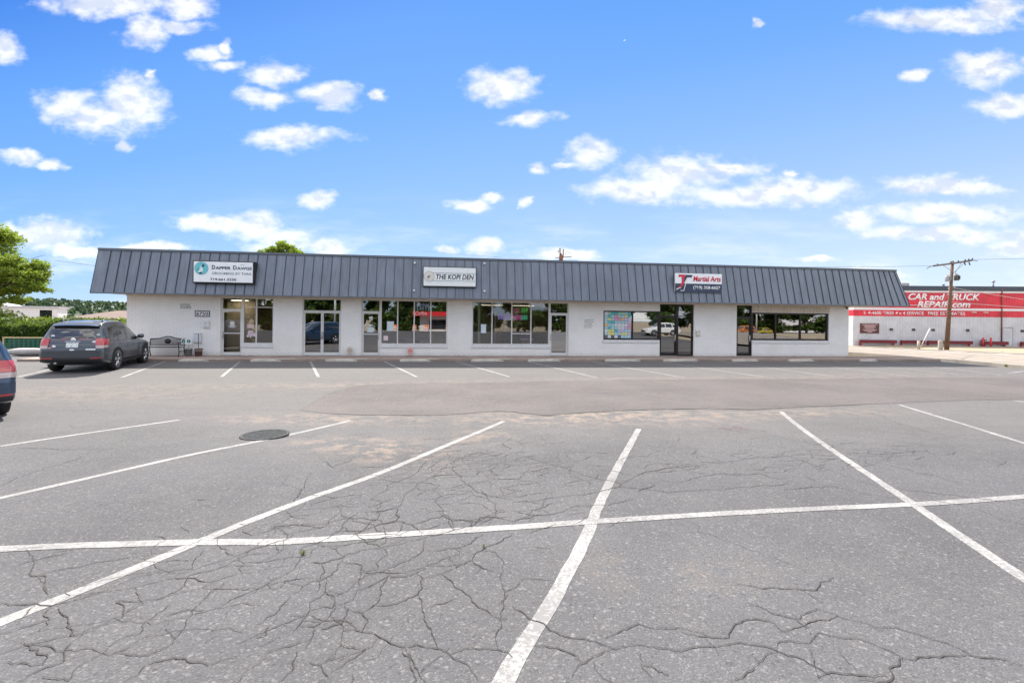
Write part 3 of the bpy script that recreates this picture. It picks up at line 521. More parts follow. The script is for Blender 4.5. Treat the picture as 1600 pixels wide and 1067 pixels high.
# the lot: fine where it is near, with a wear map (sand, crack net, dark stain)
lx = frange(-33, -12, .6)+frange(-12, 14, .13)+frange(14, 23.3, .5)+[23.3]
ly = frange(-14, 1, .6)+frange(1, 17, .13)+frange(17, 27, .5)+[27]
lot = sheet(lx, ly, 0, 'parking_lot', M['asphalt'])
def g2(x, y, cx, cy, rx, ry, a=0):
    c, s = math.cos(a), math.sin(a); dx, dy = x-cx, y-cy; u, w = (dx*c+dy*s)/rx, (-dx*s+dy*c)/ry
    return math.exp(-(u*u+w*w))
ca = lot.data.color_attributes.new('wear', 'FLOAT_COLOR', 'POINT'); buf = []
for vtx in lot.data.vertices:
    x, y = vtx.co.x, vtx.co.y
    sand = 1.1*g2(x, y, 1.6, 9.9, 2.8, .9, .1) + .9*g2(x, y, -3.9, 9.3, 1.8, .55) + 1.1*g2(x, y, -1.6, 6.5, .8, .5, -.5) + .9*g2(x, y, -2.4, 7.2, .9, .5) + .8*g2(x, y, -.5, 7.7, .5, .6) \
        + .7*g2(x, y, 6.5, 10.6, 2.6, .5, .2) + .35*g2(x, y, 1.1, 3.2, .55, .25) + .7*g2(x, y, 0, 14.8, 12, .7, .13) + .5*g2(x, y, 8, 17, 9, .5, .12) + .5*g2(x, y, -11, 12, 3, .8) + .4*g2(x, y, 14, 18.5, 5, .6, .13)
    net = .75*g2(x, y, -.7, 5.9, .8, 1.3, -.45) + .35*g2(x, y, -1.9, 2.9, .9, .7) + .9*g2(x, y, 2.6, 6.4, 2.6, .7, .12) + .6*g2(x, y, 6.5, 7.2, 2.5, .9) + .5*g2(x, y, -6.5, 13, 5, 1.8, .1) + .35*g2(x, y, 4, 15.6, 8, 1.5, .13) + .55*g2(x, y, -.2, 6.6, 1.2, 1.3)
    dark = 1.2*g2(x, y, 4.05, 8.75, .4, .3) + 1.1*g2(x, y, 6.9, 13.6, .9, .22) + .6*g2(x, y, 6.5, 13.9, 1.6, .3)
    buf += [min(1, sand), min(1, net), min(1, dark), 1]
ca.data.foreach_set('color', buf)
# patch, painted lines, open cracks: sheets a few millimetres up
def smooth_line(pts, step=.12):
    out = []; n = len(pts)
    for i in range(n-1):
        p0, p1, p2, p3 = [Vector(pts[max(0, min(n-1, i+k))]) for k in (-1, 0, 1, 2)]
        m = max(1, int((p2-p1).length/step))
        for k in range(m):
            t = k/m; out.append(.5*((2*p1)+(p2-p0)*t+(2*p0-5*p1+4*p2-p3)*t*t+(3*p1-p0-3*p2+p3)*t*t*t))
    out.append(Vector(pts[-1])); return out
def strip(pts, w, dz, name, m, jitter=0, parent=None, kind=True, edge=.004):
    mb = MB(); pl = smooth_line(pts); L = []
    for i, p in enumerate(pl):
        d = pl[min(i+1, len(pl)-1)]-pl[max(i-1, 0)]; d.normalize(); nn = Vector((-d.y, d.x))
        a = p+nn*(w/2+random.uniform(-edge, edge)); b = p-nn*(w/2+random.uniform(-edge, edge)); L.append(((a.x, a.y, T(a.x, a.y)+dz), (b.x, b.y, T(b.x, b.y)+dz)))
    for (a, b), (c, d) in zip(L, L[1:]): mb.quad(b, d, c, a)
    o = mb.build(name, m, parent, fix=False)
    if kind: o['kind'] = 'structure'
    return o
for l in D_far: strip(l, .10, .005, 'stall_line', M['paint'])
for i, l in enumerate(D_near): strip(l, .110 if i == 7 else .098, .002 if i != 7 else .0035, 'stall_line', M['paint'])
pv = D_patch
bm = bmesh.new(); 
pts = []
for i, p in enumerate(pv):
    q = pv[(i+1) % len(pv)]
    d = math.dist(p, q); m_ = max(1, int(d/.25))
    for k in range(m_):
        t = k/m_; pts.append((p[0]+(q[0]-p[0])*t+random.uniform(-.04, .04), p[1]+(q[1]-p[1])*t+random.uniform(-.04, .04)))
f = bm.faces.new([bm.verts.new((x, y, 0)) for x, y in pts])
bmesh.ops.triangulate(bm, faces=bm.faces[:])
for k in range(5):
    lng = [e for e in bm.edges if e.calc_length() > .7]
    if not lng: break
    bmesh.ops.subdivide_edges(bm, edges=lng, cuts=1); bmesh.ops.triangulate(bm, faces=bm.faces[:])
for v in bm.verts: v.co.z = T(v.co.x, v.co.y)+.0045
bmesh.ops.recalc_face_normals(bm, faces=bm.faces[:])
me = bpy.data.meshes.new('asphalt_patch'); bm.to_mesh(me); bm.free(); me.materials.append(M['patch'])
if me.polygons[0].normal.z < 0: me.flip_normals()
po = bpy.data.objects.new('asphalt_patch', me); COL.objects.link(po); po['kind'] = 'structure'
def crack_path(pts, amp=.022):
    pts = [Vector(p) for p in pts]
    for lev in range(4):
        q = [pts[0]]
        for a, b in zip(pts, pts[1:]):
            L_ = (b-a).length
            if L_ > .035:
                n_ = Vector((-(b-a).y, (b-a).x)).normalized(); q.append((a+b)/2+n_*random.gauss(0, 1)*min(amp, L_*.085))
            q.append(b)
        pts = q
    return pts
mb = MB()
def add_crack(pl, wmax, dz=.0052):
    if len(pl) < 2: return
    pts = crack_path(pl); n = len(pts); L = []; ph = random.uniform(0, 9)
    for i, p in enumerate(pts):
        d = pts[min(i+1, n-1)]-pts[max(i-1, 0)]
        if d.length < 1e-6: d = Vector((1, 0))
        d.normalize(); nn = Vector((-d.y, d.x))
        w = wmax*(.75+.25*math.sin(i*.11+ph)+random.uniform(-.2, .3))*(1 if 2 < i < n-3 else .5); w = max(w, .0018)*(1+.9*abs(d.x))
        a, b = p+nn*w/2, p-nn*w/2; L.append(((a.x, a.y, T(a.x, a.y)+dz), (b.x, b.y, T(b.x, b.y)+dz)))
    for (a, b), (c, d) in zip(L, L[1:]): mb.quad(b, d, c, a)
SHO = MB()
def shoulder(pl, w):                                        # gritty lighter-brown edge, a little lower than the dark line
    pts = smooth_line(pl, .06) if len(pl) > 1 else []; L = []
    for i, p in enumerate(pts):
        d = pts[min(i+1, len(pts)-1)]-pts[max(i-1, 0)]
        if d.length < 1e-6: continue
        d.normalize(); nn = Vector((-d.y, d.x)); ww = w*random.uniform(.4, 1.6); a, b = p+nn*ww, p-nn*w*random.uniform(.4, 1.6); L.append(((a.x, a.y, T(a.x, a.y)+.0042), (b.x, b.y, T(b.x, b.y)+.0042)))
    for (a, b), (c, d) in zip(L, L[1:]): SHO.quad(b, d, c, a)
for w, pl in D_cracks:
    yy = sum(p[1] for p in pl)/max(1, len(pl))
    add_crack(pl, (.0041 if w > 1.1 else .0036)*(1+.16*max(0, yy-3)))
    for k in range(1 if random.random() < .35 else 0):                    # side branches
        if len(pl) < 3: break
        i = random.randrange(len(pl)-1); a, b = Vector(pl[i]), Vector(pl[i+1]); d = (b-a)
        if d.length < .05: continue
        d.normalize(); an = random.choice((-1, 1))*random.uniform(.6, 1.2); d2 = Vector((d.x*math.cos(an)-d.y*math.sin(an), d.x*math.sin(an)+d.y*math.cos(an)))
        p = a.lerp(b, random.random()); ln_ = random.uniform(.1, .25); add_crack([p, p+d2*ln_*.5, p+d2*ln_], .0035)
low = D_patch[13:]                                          # the open joint along the near edge of the patch
add_crack([(p[0], p[1]-.02) for p in low[2:]], .022)
add_crack([(x, y) for x, y in D_patch[0:4]], .012)
DARK = mb
for w, pl in D_cracks:
    pass
# a fine net of hairline cracks: edges of Voronoi cells, kept where the surface has broken up
from mathutils.geometry import delaunay_2d_cdt
rnd_ = random.Random(12); P_ = []
ca_, sa_ = math.cos(R(28)), math.sin(R(28))
def stretch(u, v): return (u*ca_-v*sa_*.62, u*sa_+v*ca_*.62)
for k in range(5200): P_.append(Vector((rnd_.uniform(-9, 9), rnd_.uniform(-9, 17))))
vs, es, fs, _, _, _ = delaunay_2d_cdt(P_, [], [], 0, 1e-6)
cc, em = {}, {}
for i, f_ in enumerate(fs):
    a, b, c = [vs[j] for j in f_]; d = 2*(a.x*(b.y-c.y)+b.x*(c.y-a.y)+c.x*(a.y-b.y))
    if abs(d) < 1e-9: continue
    cc[i] = (((a.length_squared)*(b.y-c.y)+(b.length_squared)*(c.y-a.y)+(c.length_squared)*(a.y-b.y))/d, ((a.length_squared)*(c.x-b.x)+(b.length_squared)*(a.x-c.x)+(c.length_squared)*(b.x-a.x))/d)
    for j in range(3): em.setdefault(tuple(sorted((f_[j], f_[(j+1) % 3]))), []).append(i)
NET = MB()
for e_, fl in em.items():
    if len(fl) != 2 or fl[0] not in cc or fl[1] not in cc: continue
    a, b = stretch(*cc[fl[0]]), stretch(*cc[fl[1]]); mx, my = (a[0]+b[0])/2, (a[1]+b[1])/2; L_ = math.dist(a, b)
    if L_ < .02 or L_ > 1.2 or my < 1.6: continue
    n_ = math.sin(mx*1.3+my*.7)*math.sin(my*1.1-mx*.4)
    p = .85*g2(mx, my, -.3, 6.0, 1.0, 1.5, -.5)+.75*g2(mx, my, -1.9, 2.9, 1.1, .8)+.7*g2(mx, my, 2.8, 6.3, 2.2, .55, .1)+.45*g2(mx, my, -.2, 4.3, .8, .8)+.35*g2(mx, my, 6, 7.2, 2, .6)+.3*g2(mx, my, 3, 2.2, 1.5, .35)+.4*g2(mx, my, -1.4, 4.1, .7, .7)
    if rnd_.random() > p*(1.15+.5*n_): continue
    mb = NET; add_crack([a, b], (.0020+.0007*my)*rnd_.uniform(.6, 1.3), .0049)
mb = DARK
net_o = NET.build('hairline_cracks', mat('hairline_crack', (.062, .056, .053), .95), lot, fix=False)
cro = mb.build('crack', M['crackfill'], lot, fix=False); cro['label'] = 'dark open cracks branching through the asphalt'
# storm drain grate
dc = (-3.96, 7.63)
dr = empty('storm_drain', (dc[0], dc[1], T(*dc)+.016), .25, 'round slotted metal drain cover set in the asphalt beside a white line', 'drain cover')
b = MB(); b.lathe([(.36, .0), (.36, .014), (.315, .014), (.31, -.01)], n=40); b.build('rim', mat('cast_rim', (.075, .075, .077), .9, spec=.1, noise=.3, nscale=20), dr)
b = MB(); b.m = 1; b.disc((0, 0, -.002), .312, 'z', 36, .003); b.m = 0
for k in range(11):
    yy = -.28+k*.056; hx = math.sqrt(max(.001, .305**2-yy*yy)); b.box(-hx, hx, yy-.012, yy+.012, .002, .012)
b.build('grate', [mat('cast_iron', (.095, .10, .10), .9, spec=.1, noise=.3, nscale=20), M['crackfill']], dr)
# weeds in the cracks
def weed(x, y, h, label, cols):
    mb = MB()
    for k in range(46):
        a = random.uniform(0, 6.28); r_ = random.uniform(0, h*.7); L_ = h*random.uniform(.5, 1); d = Vector((math.cos(a), math.sin(a), 0))
        p = Vector((x, y, T(x, y)+.004))+d*r_*.4; t = p+d*r_+Vector((0, 0, L_)); s = d.cross(Vector((0, 0, 1)))*h*.07
        mb.quad(p-s, p+s, t)
    tag(mb.build('weed_tuft', leaf_material('weed', cols), fix=False), label, 'weed', 'weeds growing out of the paving')
yel = [(.14, .10, .03), (.24, .15, .05)]; grn = [(.10, .10, .03), (.17, .15, .05)]; dry = [(.06, .045, .02), (.16, .10, .05)]
weed(*D_weeds[0], .035, 'small yellowish tuft growing where the widest crack meets the long painted line', yel)
weed(*D_weeds[1], .028, 'tiny dull green tuft in a crack under the long painted line', grn)
weed(BW(2.0, 2.06).x, BW(2.0, 2.06).y, .12, 'dry brown weeds against the kerb in front of the grooming shop window', dry)
weed(BW(17.3, 2.1).x, BW(17.3, 2.1).y, .13, 'dry brown weeds against the kerb in front of the blank brick wall', dry)
weed(23.6, 22.6, .16, 'grey green weed clump at the street kerb on the right', dry)

# sidewalk with kerb face, street, kerbs
mb = MB()
segs = frange(-7.4, 36.5, 1.22)+[36.5]
for a, b_ in zip(segs, segs[1:]):
    P = [BW(a, 2.15), BW(b_-.012, 2.15), BW(b_-.012, 0), BW(a, 0)]
    z = WZ
    mb.quad(*[(p.x, p.y, z) for p in P]); mb.quad(*[(p.x, p.y, h) for p, h in ((P[0], -.1), (P[1], -.1), (P[1], z), (P[0], z))])
    Q = [BW(b_-.012, 2.15), BW(b_, 2.15), BW(b_, 0), BW(b_-.012, 0)]; mb.quad(*[(p.x, p.y, z-.012) for p in Q]); mb.quad(*[(p.x, p.y, h) for p, h in ((Q[0], -.1), (Q[1], -.1), (Q[1], z-.012), (Q[0], z-.012))])
o = mb.build('sidewalk', M['walk']); o['kind'] = 'structure'
def ribbon(line, offs, hs, name, m, step=1.5):
    mb = MB(); rows = []
    a, b_ = Vector(line[0]), Vector(line[1]); n = max(1, int((b_-a).length/step)); d = (b_-a).normalized(); nn = Vector((d.y, -d.x))
    for k in range(n+1):
        p = a.lerp(b_, k/n); rows.append([((p+nn*o_).x, (p+nn*o_).y, T((p+nn*o_).x, (p+nn*o_).y)+h) for o_, h in zip(offs, hs)])
    for r1, r2 in zip(rows, rows[1:]):
        for i in range(len(offs)-1): mb.quad(r1[i], r1[i+1], r2[i+1], r2[i])
    o = mb.build(name, m, fix=False); o['kind'] = 'structure'; return o
k0, k1 = (24.6, 14.0), (22.55, 34.0)
dkk = Vector((k1[0]-k0[0], k1[1]-k0[1])).normalized()
ka = (k0[0]-dkk.x*46, k0[1]-dkk.y*46); kb = (k1[0]+dkk.x*90, k1[1]+dkk.y*90)
ribbon((k0, kb), [-.02, 0, .16, .17, .75], [-.2, .13, .13, .03, .012], 'street_kerb', M['concrete'])
ribbon((ka, kb), [.75, 3.5, 6.5, 9.5, 12.2], [.012, .05, .07, .05, .01], 'street', M['road'])
ribbon((ka, kb), [12.2, 12.8, 12.81, 13.0, 13.01], [.01, .03, .12, .12, -.2], 'far_kerb', M['concrete'])

# ------------------------------------------------------------------ the strip of shops
bl = empty('shop_building', (P0.x, P0.y, WZ), YAW, 'long single storey white brick shop building under a slanted slate blue metal roof', 'building')
XL, XR, DEP, WH = -4.58, 33.0, 15.0, 2.885
def wall_with_openings(x0, x1, z0, z1, ops, th):
    mb = MB(); xs = sorted({x0, x1, *[o[0] for o in ops], *[o[1] for o in ops]}); zs = sorted({z0, z1, *[o[2] for o in ops], *[o[3] for o in ops]})
    solid = {}
    for i in range(len(xs)-1):
        for j in range(len(zs)-1):
            cx, cz = (xs[i]+xs[i+1])/2, (zs[j]+zs[j+1])/2
            solid[i, j] = not any(o[0] < cx < o[1] and o[2] < cz < o[3] for o in ops)
    for (i, j), s in solid.items():
        if not s: continue
        a, b, c, d = xs[i], xs[i+1], zs[j], zs[j+1]
        mb.quad((a, 0, c), (b, 0, c), (b, 0, d), (a, 0, d)); mb.quad((b, th, c), (a, th, c), (a, th, d), (b, th, d))
        if not solid.get((i+1, j), False): mb.quad((b, 0, c), (b, th, c), (b, th, d), (b, 0, d))
        if not solid.get((i-1, j), False): mb.quad((a, th, c), (a, 0, c), (a, 0, d), (a, th, d))
        if not solid.get((i, j+1), False): mb.quad((a, 0, d), (b, 0, d), (b, th, d), (a, th, d))
        if not solid.get((i, j-1), False): mb.quad((a, th, c), (b, th, c), (b, 0, c), (a, 0, c))
    return mb
for _k in ('A','Aw','B','C','Cw','Dw','D','E','F'): D_OP[_k] = D_OP[_k][:3] + (2.80,)
for _a, _b in (('A','Aw'),('C','Cw'),('Ew','E'),('F','Fw'),('Dw','D')): D_OP[_b] = (D_OP[_a][1],) + D_OP[_b][1:]
ops = []
for k, (a, b, c, d) in D_OP.items():
    if not k.endswith('w'): c = -.02
    ops.append((a, b, c, d))
# the openings of a door and the window beside it share a jamb: merge shared edges
mb = wall_with_openings(XL, XR, -.02, WH, ops, .24)
for (x0, x1, y0, y1) in ((XL, XL+.24, .24, DEP), (XR-.24, XR, .24, DEP), (XL, XR, DEP, DEP+.24)):
    mb.box(x0, x1, y0, y1, -.4, WH)
mb.build('wall', M['brick'], bl, fix=False)
# frieze board under the soffit
b = MB(); b.box(XL-.02, XR+.02, -.03, -.002, 2.80, 2.884); b.build('frieze', M['soffit'], bl)
# low brick sills
def sill(x0, x1, zt): b = MB(); b.box(x0-.03, x1+.03, -.045, .06, zt-.16, zt); bevel(b.build('window_sill', M['sill'], bl), .008)
GL = {}
def storefront(x0, x1, z0, z1, mulls, trans, m, w=.055, y=.07, gl='glass', name='window', extra=()):
    """aluminium window: outer frame, mullions, rails and one pane per light"""
    b = MB()
    b.box(x0, x0+w, y, y+.1, z0, z1); b.box(x1-w, x1, y, y+.1, z0, z1)
    b.box(x0+w, x1-w, y, y+.1, z1-w, z1); b.box(x0+w, x1-w, y, y+.1, z0, z0+w)
    xs = [x0+w] + [q for mm in mulls for q in (mm-w/2, mm+w/2)] + [x1-w]
    for mm in mulls: b.box(mm-w/2, mm+w/2, y, y+.1, z0+w, z1-w)
    fr = b.build('window_frame', m, bl); fr.name = 'window'
    for i in range(0, len(xs), 2):
        zz = [z0+w]+[q for t in trans for q in (t-.02, t+.02)]+[z1-w]
        if trans:
            r_ = MB()
            for t in trans: r_.box(xs[i], xs[i+1], y+.01, y+.09, t-.02, t+.02)
            r_.build('rail', m, fr)
        for j in range(0, len(zz), 2):
            p = MB(); p.box(xs[i], xs[i+1], y+.045, y+.052, zz[j], zz[j+1]); p.build('pane', M[gl], fr)
    return fr
def door(x0, x1, zt, ztop, m, leaves=1, side=-1, gl='glass', w=.05, y=.08, push=True, tgl=None):
    """shop door with transom light; leaves swing in a frame"""
    b = MB(); b.box(x0, x0+w, y-.01, y+.11, 0, ztop); b.box(x1-w, x1, y-.01, y+.11, 0, ztop)
    b.box(x0+w, x1-w, y-.01, y+.11, ztop-w, ztop); b.box(x0+w, x1-w, y-.01, y+.11, zt-.03, zt+.03)
    fr = b.build('door_frame', m, bl)
    p = MB(); p.box(x0+w, x1-w, y+.05, y+.057, zt+.03, ztop-w); p.build('transom_pane', M[tgl or gl], fr)
    W_ = (x1-x0-2*w)/leaves
    for k in range(leaves):
        a, c = x0+w+k*W_+.006, x0+w+(k+1)*W_-.006; s = .06
        d = MB(); d.box(a, a+s, y+.02, y+.065, .02, zt-.036); d.box(c-s, c, y+.02, y+.065, .02, zt-.036); d.box(a+s, c-s, y+.02, y+.065, .02, .16); d.box(a+s, c-s, y+.02, y+.065, zt-.10, zt-.036)
        dl = d.build('door', m, bl)
        g = MB(); g.box(a+s, c-s, y+.04, y+.047, .16, zt-.10); g.build('pane', M[gl], dl)
        if push: h = MB(); h.box(a+s, c-s, y-.005, y+.015, 1.05, 1.09); h.build('push_bar', m, dl)
        sd_ = side if leaves == 1 else (1 if k == 0 else -1)
        hx = (c-s/2) if sd_ > 0 else (a+s/2)
        h = MB(); h.tube([(hx, y+.02, .82), (hx, y-.035, .84), (hx, y-.035, 1.12), (hx, y+.02, 1.14)], .012, 6); h.box(hx-.03, hx+.03, y+.01, y+.02, .80, 1.16); h.build('handle', M['metal'], dl)
    th = MB(); th.box(x0, x1, -.02, y+.1, 0, .018); th.build('threshold', M['grey'], fr)
O = D_OP
A_, Aw = O['A'], O['Aw']; door(A_[0], A_[1]-.0, 2.215, A_[3], M['alu'], 1, -1, 'glass')
storefront(Aw[0]+.002, Aw[1], Aw[2], Aw[3], D_mull['Aw'], [D_trans['Aw']], M['alu']); sill(Aw[0], Aw[1], Aw[2])
B_ = O['B']; door(B_[0], B_[1], 2.19, B_[3], M['alu'], 2, 1, 'glass_m', push=False)
C_, Cw = O['C'], O['Cw']; door(C_[0], C_[1], 2.19, C_[3], M['alu'], 1, 1, 'glass_m')
storefront(Cw[0]+.002, Cw[1], Cw[2], Cw[3], D_mull['Cw'], [], M['alu'], gl='glass_m'); sill(Cw[0], Cw[1], Cw[2])
Dd, Dw = O['D'], O['Dw']; door(Dd[0], Dd[1], 2.22, Dd[3], M['alu'], 1, -1, 'glass_t', push=False, tgl='glass_m')
fd = storefront(Dw[0], Dw[1]-.002, Dw[2], Dw[3], D_mull['Dw'], [], M['alu']); sill(Dw[0], Dw[1]-.05, Dw[2])
b = MB(); b.box(D_mull['Dw'][1]+.03, D_mull['Dw'][2]-.03, .075, .165, 1.13, 1.17); b.build('rail', M['alu'], fd)
Ed, Ew = O['E'], O['Ew']; storefront(Ew[0], Ew[1]-.002, Ew[2], Ew[3], D_mull['Ew'], [], M['bronze'], w=.07, gl='glass_m'); sill(Ew[0], Ew[1]-.05, Ew[2])
# black entrance: fixed light and door
door(Ed[0], (Ed[0]+Ed[1])/2+.04, 2.16, Ed[3], M['bronze'], 1, 1, 'glass_m', w=.06, push=False)
storefront((Ed[0]+Ed[1])/2+.042, Ed[1], 0.0, Ed[3], [], [2.16], M['bronze'], w=.08, gl='glass_m')
Fd, Fw = O['F'], O['Fw']; door(Fd[0], Fd[1], 2.16, Fd[3], M['bronze'], 1, 1, 'glass_m', w=.06, push=False)
storefront(Fw[0]+.002, Fw[1], Fw[2], Fw[3], D_mull['Fw'], [], M['bronze'], w=.09, gl='glass_m'); sill(Fw[0], Fw[1], Fw[2])
# grooved panel above the right-hand window
b = MB(); b.box(Fw[0]+.02, Fw[1]+.02, -.012, -.002, Fw[3]+.02, 2.79); b.build('cladding_panel', ribbed_material('grooved_cream_panel', (.60, .54, .45), .2), bl)
# roof: slanted metal face, seams, cap, side trims, soffit, flat deck
E0, E1, ZE, ZT = -5.45, 35.85, 2.885, 4.915; T0, T1 = -5.45, 35.45
def rp(x, t, out=0):                                       # point on the slanted face, t from eave (0) to cap (1)
    return (x, -1.0+.5*t-out*.97, ZE+(ZT-ZE)*t+out*.24)
rf = MB(); rf.quad(rp(E0, 0), rp(E1, 0), rp(T1, 1), rp(T0, 1))
rf.quad((E0, -1, ZE), (T0, -.5, ZT), (T0, DEP+.5, ZT), (E0, DEP+1, ZE)); rf.quad((E1, -1, ZE), (E1, DEP+1, ZE), (T1, DEP+.5, ZT), (T1, -.5, ZT)); rf.quad((E0, DEP+1, ZE), (T0, DEP+.5, ZT), (T1, DEP+.5, ZT), (E1, DEP+1, ZE))
roof = rf.build('roof', M['roofm'], bl, fix=False)
sm = MB(); k = -6
x = -3.235-.4229*6
while x < E1-.15:
    if x > E0+.12:
        xt = min(x, T1-.02) if x < 34 else x-(x-34)/(E1-34)*(E1-T1)
        if x > 34: pass
        a0, a1 = rp(x, 0.01), rp(xt, .975); w = .011; h = .028
        for s_ in (-1, 1): sm.quad((a0[0]+s_*w, a0[1], a0[2]), (a1[0]+s_*w, a1[1], a1[2]), (a1[0]+s_*w, a1[1]-h, a1[2]+.007), (a0[0]+s_*w, a0[1]-h, a0[2]+.007))
        sm.quad((a0[0]-w, a0[1]-h, a0[2]+.007), (a0[0]+w, a0[1]-h, a0[2]+.007), (a1[0]+w, a1[1]-h, a1[2]+.007), (a1[0]-w, a1[1]-h, a1[2]+.007))
    x += .4229
sm.build('seam', M['seam'], roof, fix=False)
tr = MB()
tr.box(T0-.02, T1+.02, -.56, -.40, ZT-.075, ZT+.02)        # cap
tr.build('roof_cap', M['trim'], roof)
tr = MB(); tr.box(E0, E1, -1.02, -.985, ZE-.05, ZE+.004); tr.build('drip_edge', M['trim'], roof)
for (xa, xb, s_) in ((E0, T0, 1), (E1, T1, -1)):
    tr = MB(); tr.quad((xa-s_*.01, -1.03, ZE-.03), (xa+s_*.16, -1.03, ZE-.03), (xb+s_*.16, -.53, ZT-.07), (xb-s_*.01, -.53, ZT-.07))
    tr = MB(); tr.quad((xa-s_*.01, -1.03, ZE-.03), (xb-s_*.01, -.53, ZT-.07), (xb-s_*.01, -.4, ZT-.07), (xa-s_*.01, -.9, ZE-.03))
    tr.build('gable_trim', M['trim'], roof, fix=False)
b = MB(); b.quad((E0, -1, ZE-.002), (E1, -1, ZE-.002), (E1, DEP+1, ZE-.002), (E0, DEP+1, ZE-.002)); b.build('soffit', M['soffit'], roof, fix=False)
b = MB(); b.box(T0+.05, T1-.05, -.4, DEP+.4, ZT-.45, ZT-.4); b.build('roof_deck', M['roofdeck'], roof)
# inside: floor, back and party walls, ceiling
b = MB(); b.box(XL+.25, XR-.25, .25, 9, -.05, 0.004); b.build('interior_floor', M['intfloor'], bl)
b = MB(); b.box(XL+.25, XR-.25, .26, 9, 2.75, 2.80); b.build('ceiling', M['ceilt'], bl)
b = MB(); b.box(XL+.25, XR-.25, 7.0, 7.12, .004, 2.75)
for xx in (3.2, 6.2, 11.9, 17.0, 25.0): b.box(xx, xx+.12, .26, 7.0, .004, 2.75)
b.box(-.75, .62, 1.3, 1.4, .004, 2.75); b.box(2.3, 3.2, 1.6, 1.7, .004, 2.75); b.build('interior_wall', M['interior'], bl)
for (xa, xb, ya, lb) in ((-.3, .4, .85, 'slim lit ceiling lamp just inside the grooming shop door'), (1.0, 2.6, 2.6, 'lit ceiling lamp inside the grooming shop window'), (12.2, 13.4, 2.4, 'added lit ceiling lamp behind the left panes of the wide window'), (14.0, 15.2, 2.4, 'added lit ceiling lamp behind the right panes of the wide window')):  # the wide window pair is added to brighten the room behind it
    pc = BW((xa+xb)/2, -ya); ce = empty('ceiling_lamp', (pc.x, pc.y, WZ+2.68), YAW, lb, 'ceiling lamp')
    h_ = (xb-xa)/2; b = MB(); b.box(-h_-.03, h_+.03, -.18, .18, .0, .06); b.build('housing', M['white'], ce)
    b = MB(); b.box(-h_, h_, -.15, .15, -.012, -.002); b.build('diffuser', mat('lamp_diffuser', (.9, .88, .8), .5, emit=((1, .82, .6), 4.0 if xa < 5 else 1.2)), ce)
def at(name, x, off, z, label, cat, group=None, rz=0): p = BW(x, off); return empty(name, (p.x, p.y, WZ+z), YAW+rz, label, cat, group)

# ------------------------------------------------------------------ signs on the roof
M['signw'] = mat('sign_face_white', (.80, .82, .84), .35, noise=.04, nscale=3)
M['signk'] = mat('sign_face_pale', (.74, .77, .76), .4, noise=.04)
M['navy'] = mat('navy_ink', (.02, .025, .06), .5); M['teal'] = mat('teal_disc', (.14, .50, .56), .5, noise=.25, nscale=25); M['greyink'] = mat('grey_ink', (.22, .27, .30), .5)
M['ink'] = mat('black_ink', (.015, .015, .018), .5); M['signred'] = mat('sign_red', (.62, .025, .05), .4); M['signnavy'] = mat('sign_navy', (.025, .045, .085), .4)
M['cream'] = mat('cream', (.66, .62, .56), .6)
def circ(cx, cz, r_, n=32, a0=0, a1=360, sx=1): return [(cx+r_*sx*math.cos(R(a0+(a1-a0)*i/n)), cz+r_*math.sin(R(a0+(a1-a0)*i/n))) for i in range(n if a1-a0 == 360 else n+1)]
def ring(mb, cx, cz, r0, r1, y, t=.004, n=36):
    for i in range(n):
        a, b_ = 2*math.pi*i/n, 2*math.pi*(i+1)/n
        mb.quad((cx+r1*math.cos(a), y, cz+r1*math.sin(a)), (cx+r1*math.cos(b_), y, cz+r1*math.sin(b_)), (cx+r0*math.cos(b_), y, cz+r0*math.sin(b_)), (cx+r0*math.cos(a), y, cz+r0*math.sin(a)))
# 1: dog grooming shop, a deep light box
x0, x1, z0, z1 = D_s1; w, h = x1-x0, z1-z0
s = at('shop_sign', x0, 1.05, z0, 'deep black framed box sign with teal disc and DAPPER DAWGS lettering on the roof', 'sign', 'shop signs on the slanted roof')
b = MB(); b.box(-.05, w+.05, .0, .42, -.05, h+.05); bevel(b.build('cabinet', M['black'], s), .012)
b = MB(); b.box(.0, w, -.008, -.001, .0, h); b.build('face', M['signw'], s)
# logo: teal disc with a pale dog's head and dark ears
b = MB(); b.poly(circ(w*.13, h*.665, .285), -.014, .005); d = b.build('logo_disc', M['teal'], s)
b = MB(); ring(b, w*.13, h*.665, .285, .298, -.0145); b.build('logo_ring', M['greyink'], s)
b = MB(); cx, cz = w*.13, h*.665
b.poly([(cx-.02, cz+.10), (cx+.03, cz+.15), (cx+.10, cz+.12), (cx+.06, cz+.02), (cx+.08, cz-.10), (cx+.02, cz-.17), (cx-.06, cz-.20), (cx-.16, cz-.16), (cx-.10, cz-.08), (cx-.05, cz-.02), (cx-.04, cz+.05)], -.020, .005); b.build('logo_dog', mat('logo_pale', (.62, .78, .74), .5), s)
b = MB()
for pl in ([(cx, cz+.07), (cx+.06, cz+.18), (cx+.14, cz+.16), (cx+.10, cz+.08), (cx+.04, cz+.04)], [(cx-.17, cz-.06), (cx-.12, cz-.04), (cx-.10, cz-.09), (cx-.16, cz-.10)], [(cx-.10, cz-.20), (cx-.02, cz-.17), (cx+.04, cz-.22), (cx-.02, cz-.26), (cx-.08, cz-.25)]): b = MB(); b.poly(pl, -.026, .005); b.build('logo_ear', M['navy'], s)
T_ = lambda n, t, m, a, b_, c, d_, par, **k: text_mesh(n, t, m, par, a, b_, c, d_, -.014, **k)
def serif_text(words, par, m, xs, zb, hc, hs, bold):       # small capitals: first letter taller
    for (first, rest), (xa, xm, xb) in zip(words, xs):
        T_('lettering', first, m, xa, xm-.008, zb, zb+hc, par, bold=bold); T_('lettering', rest, m, xm+.004, xb, zb, zb+hs, par, bold=bold)
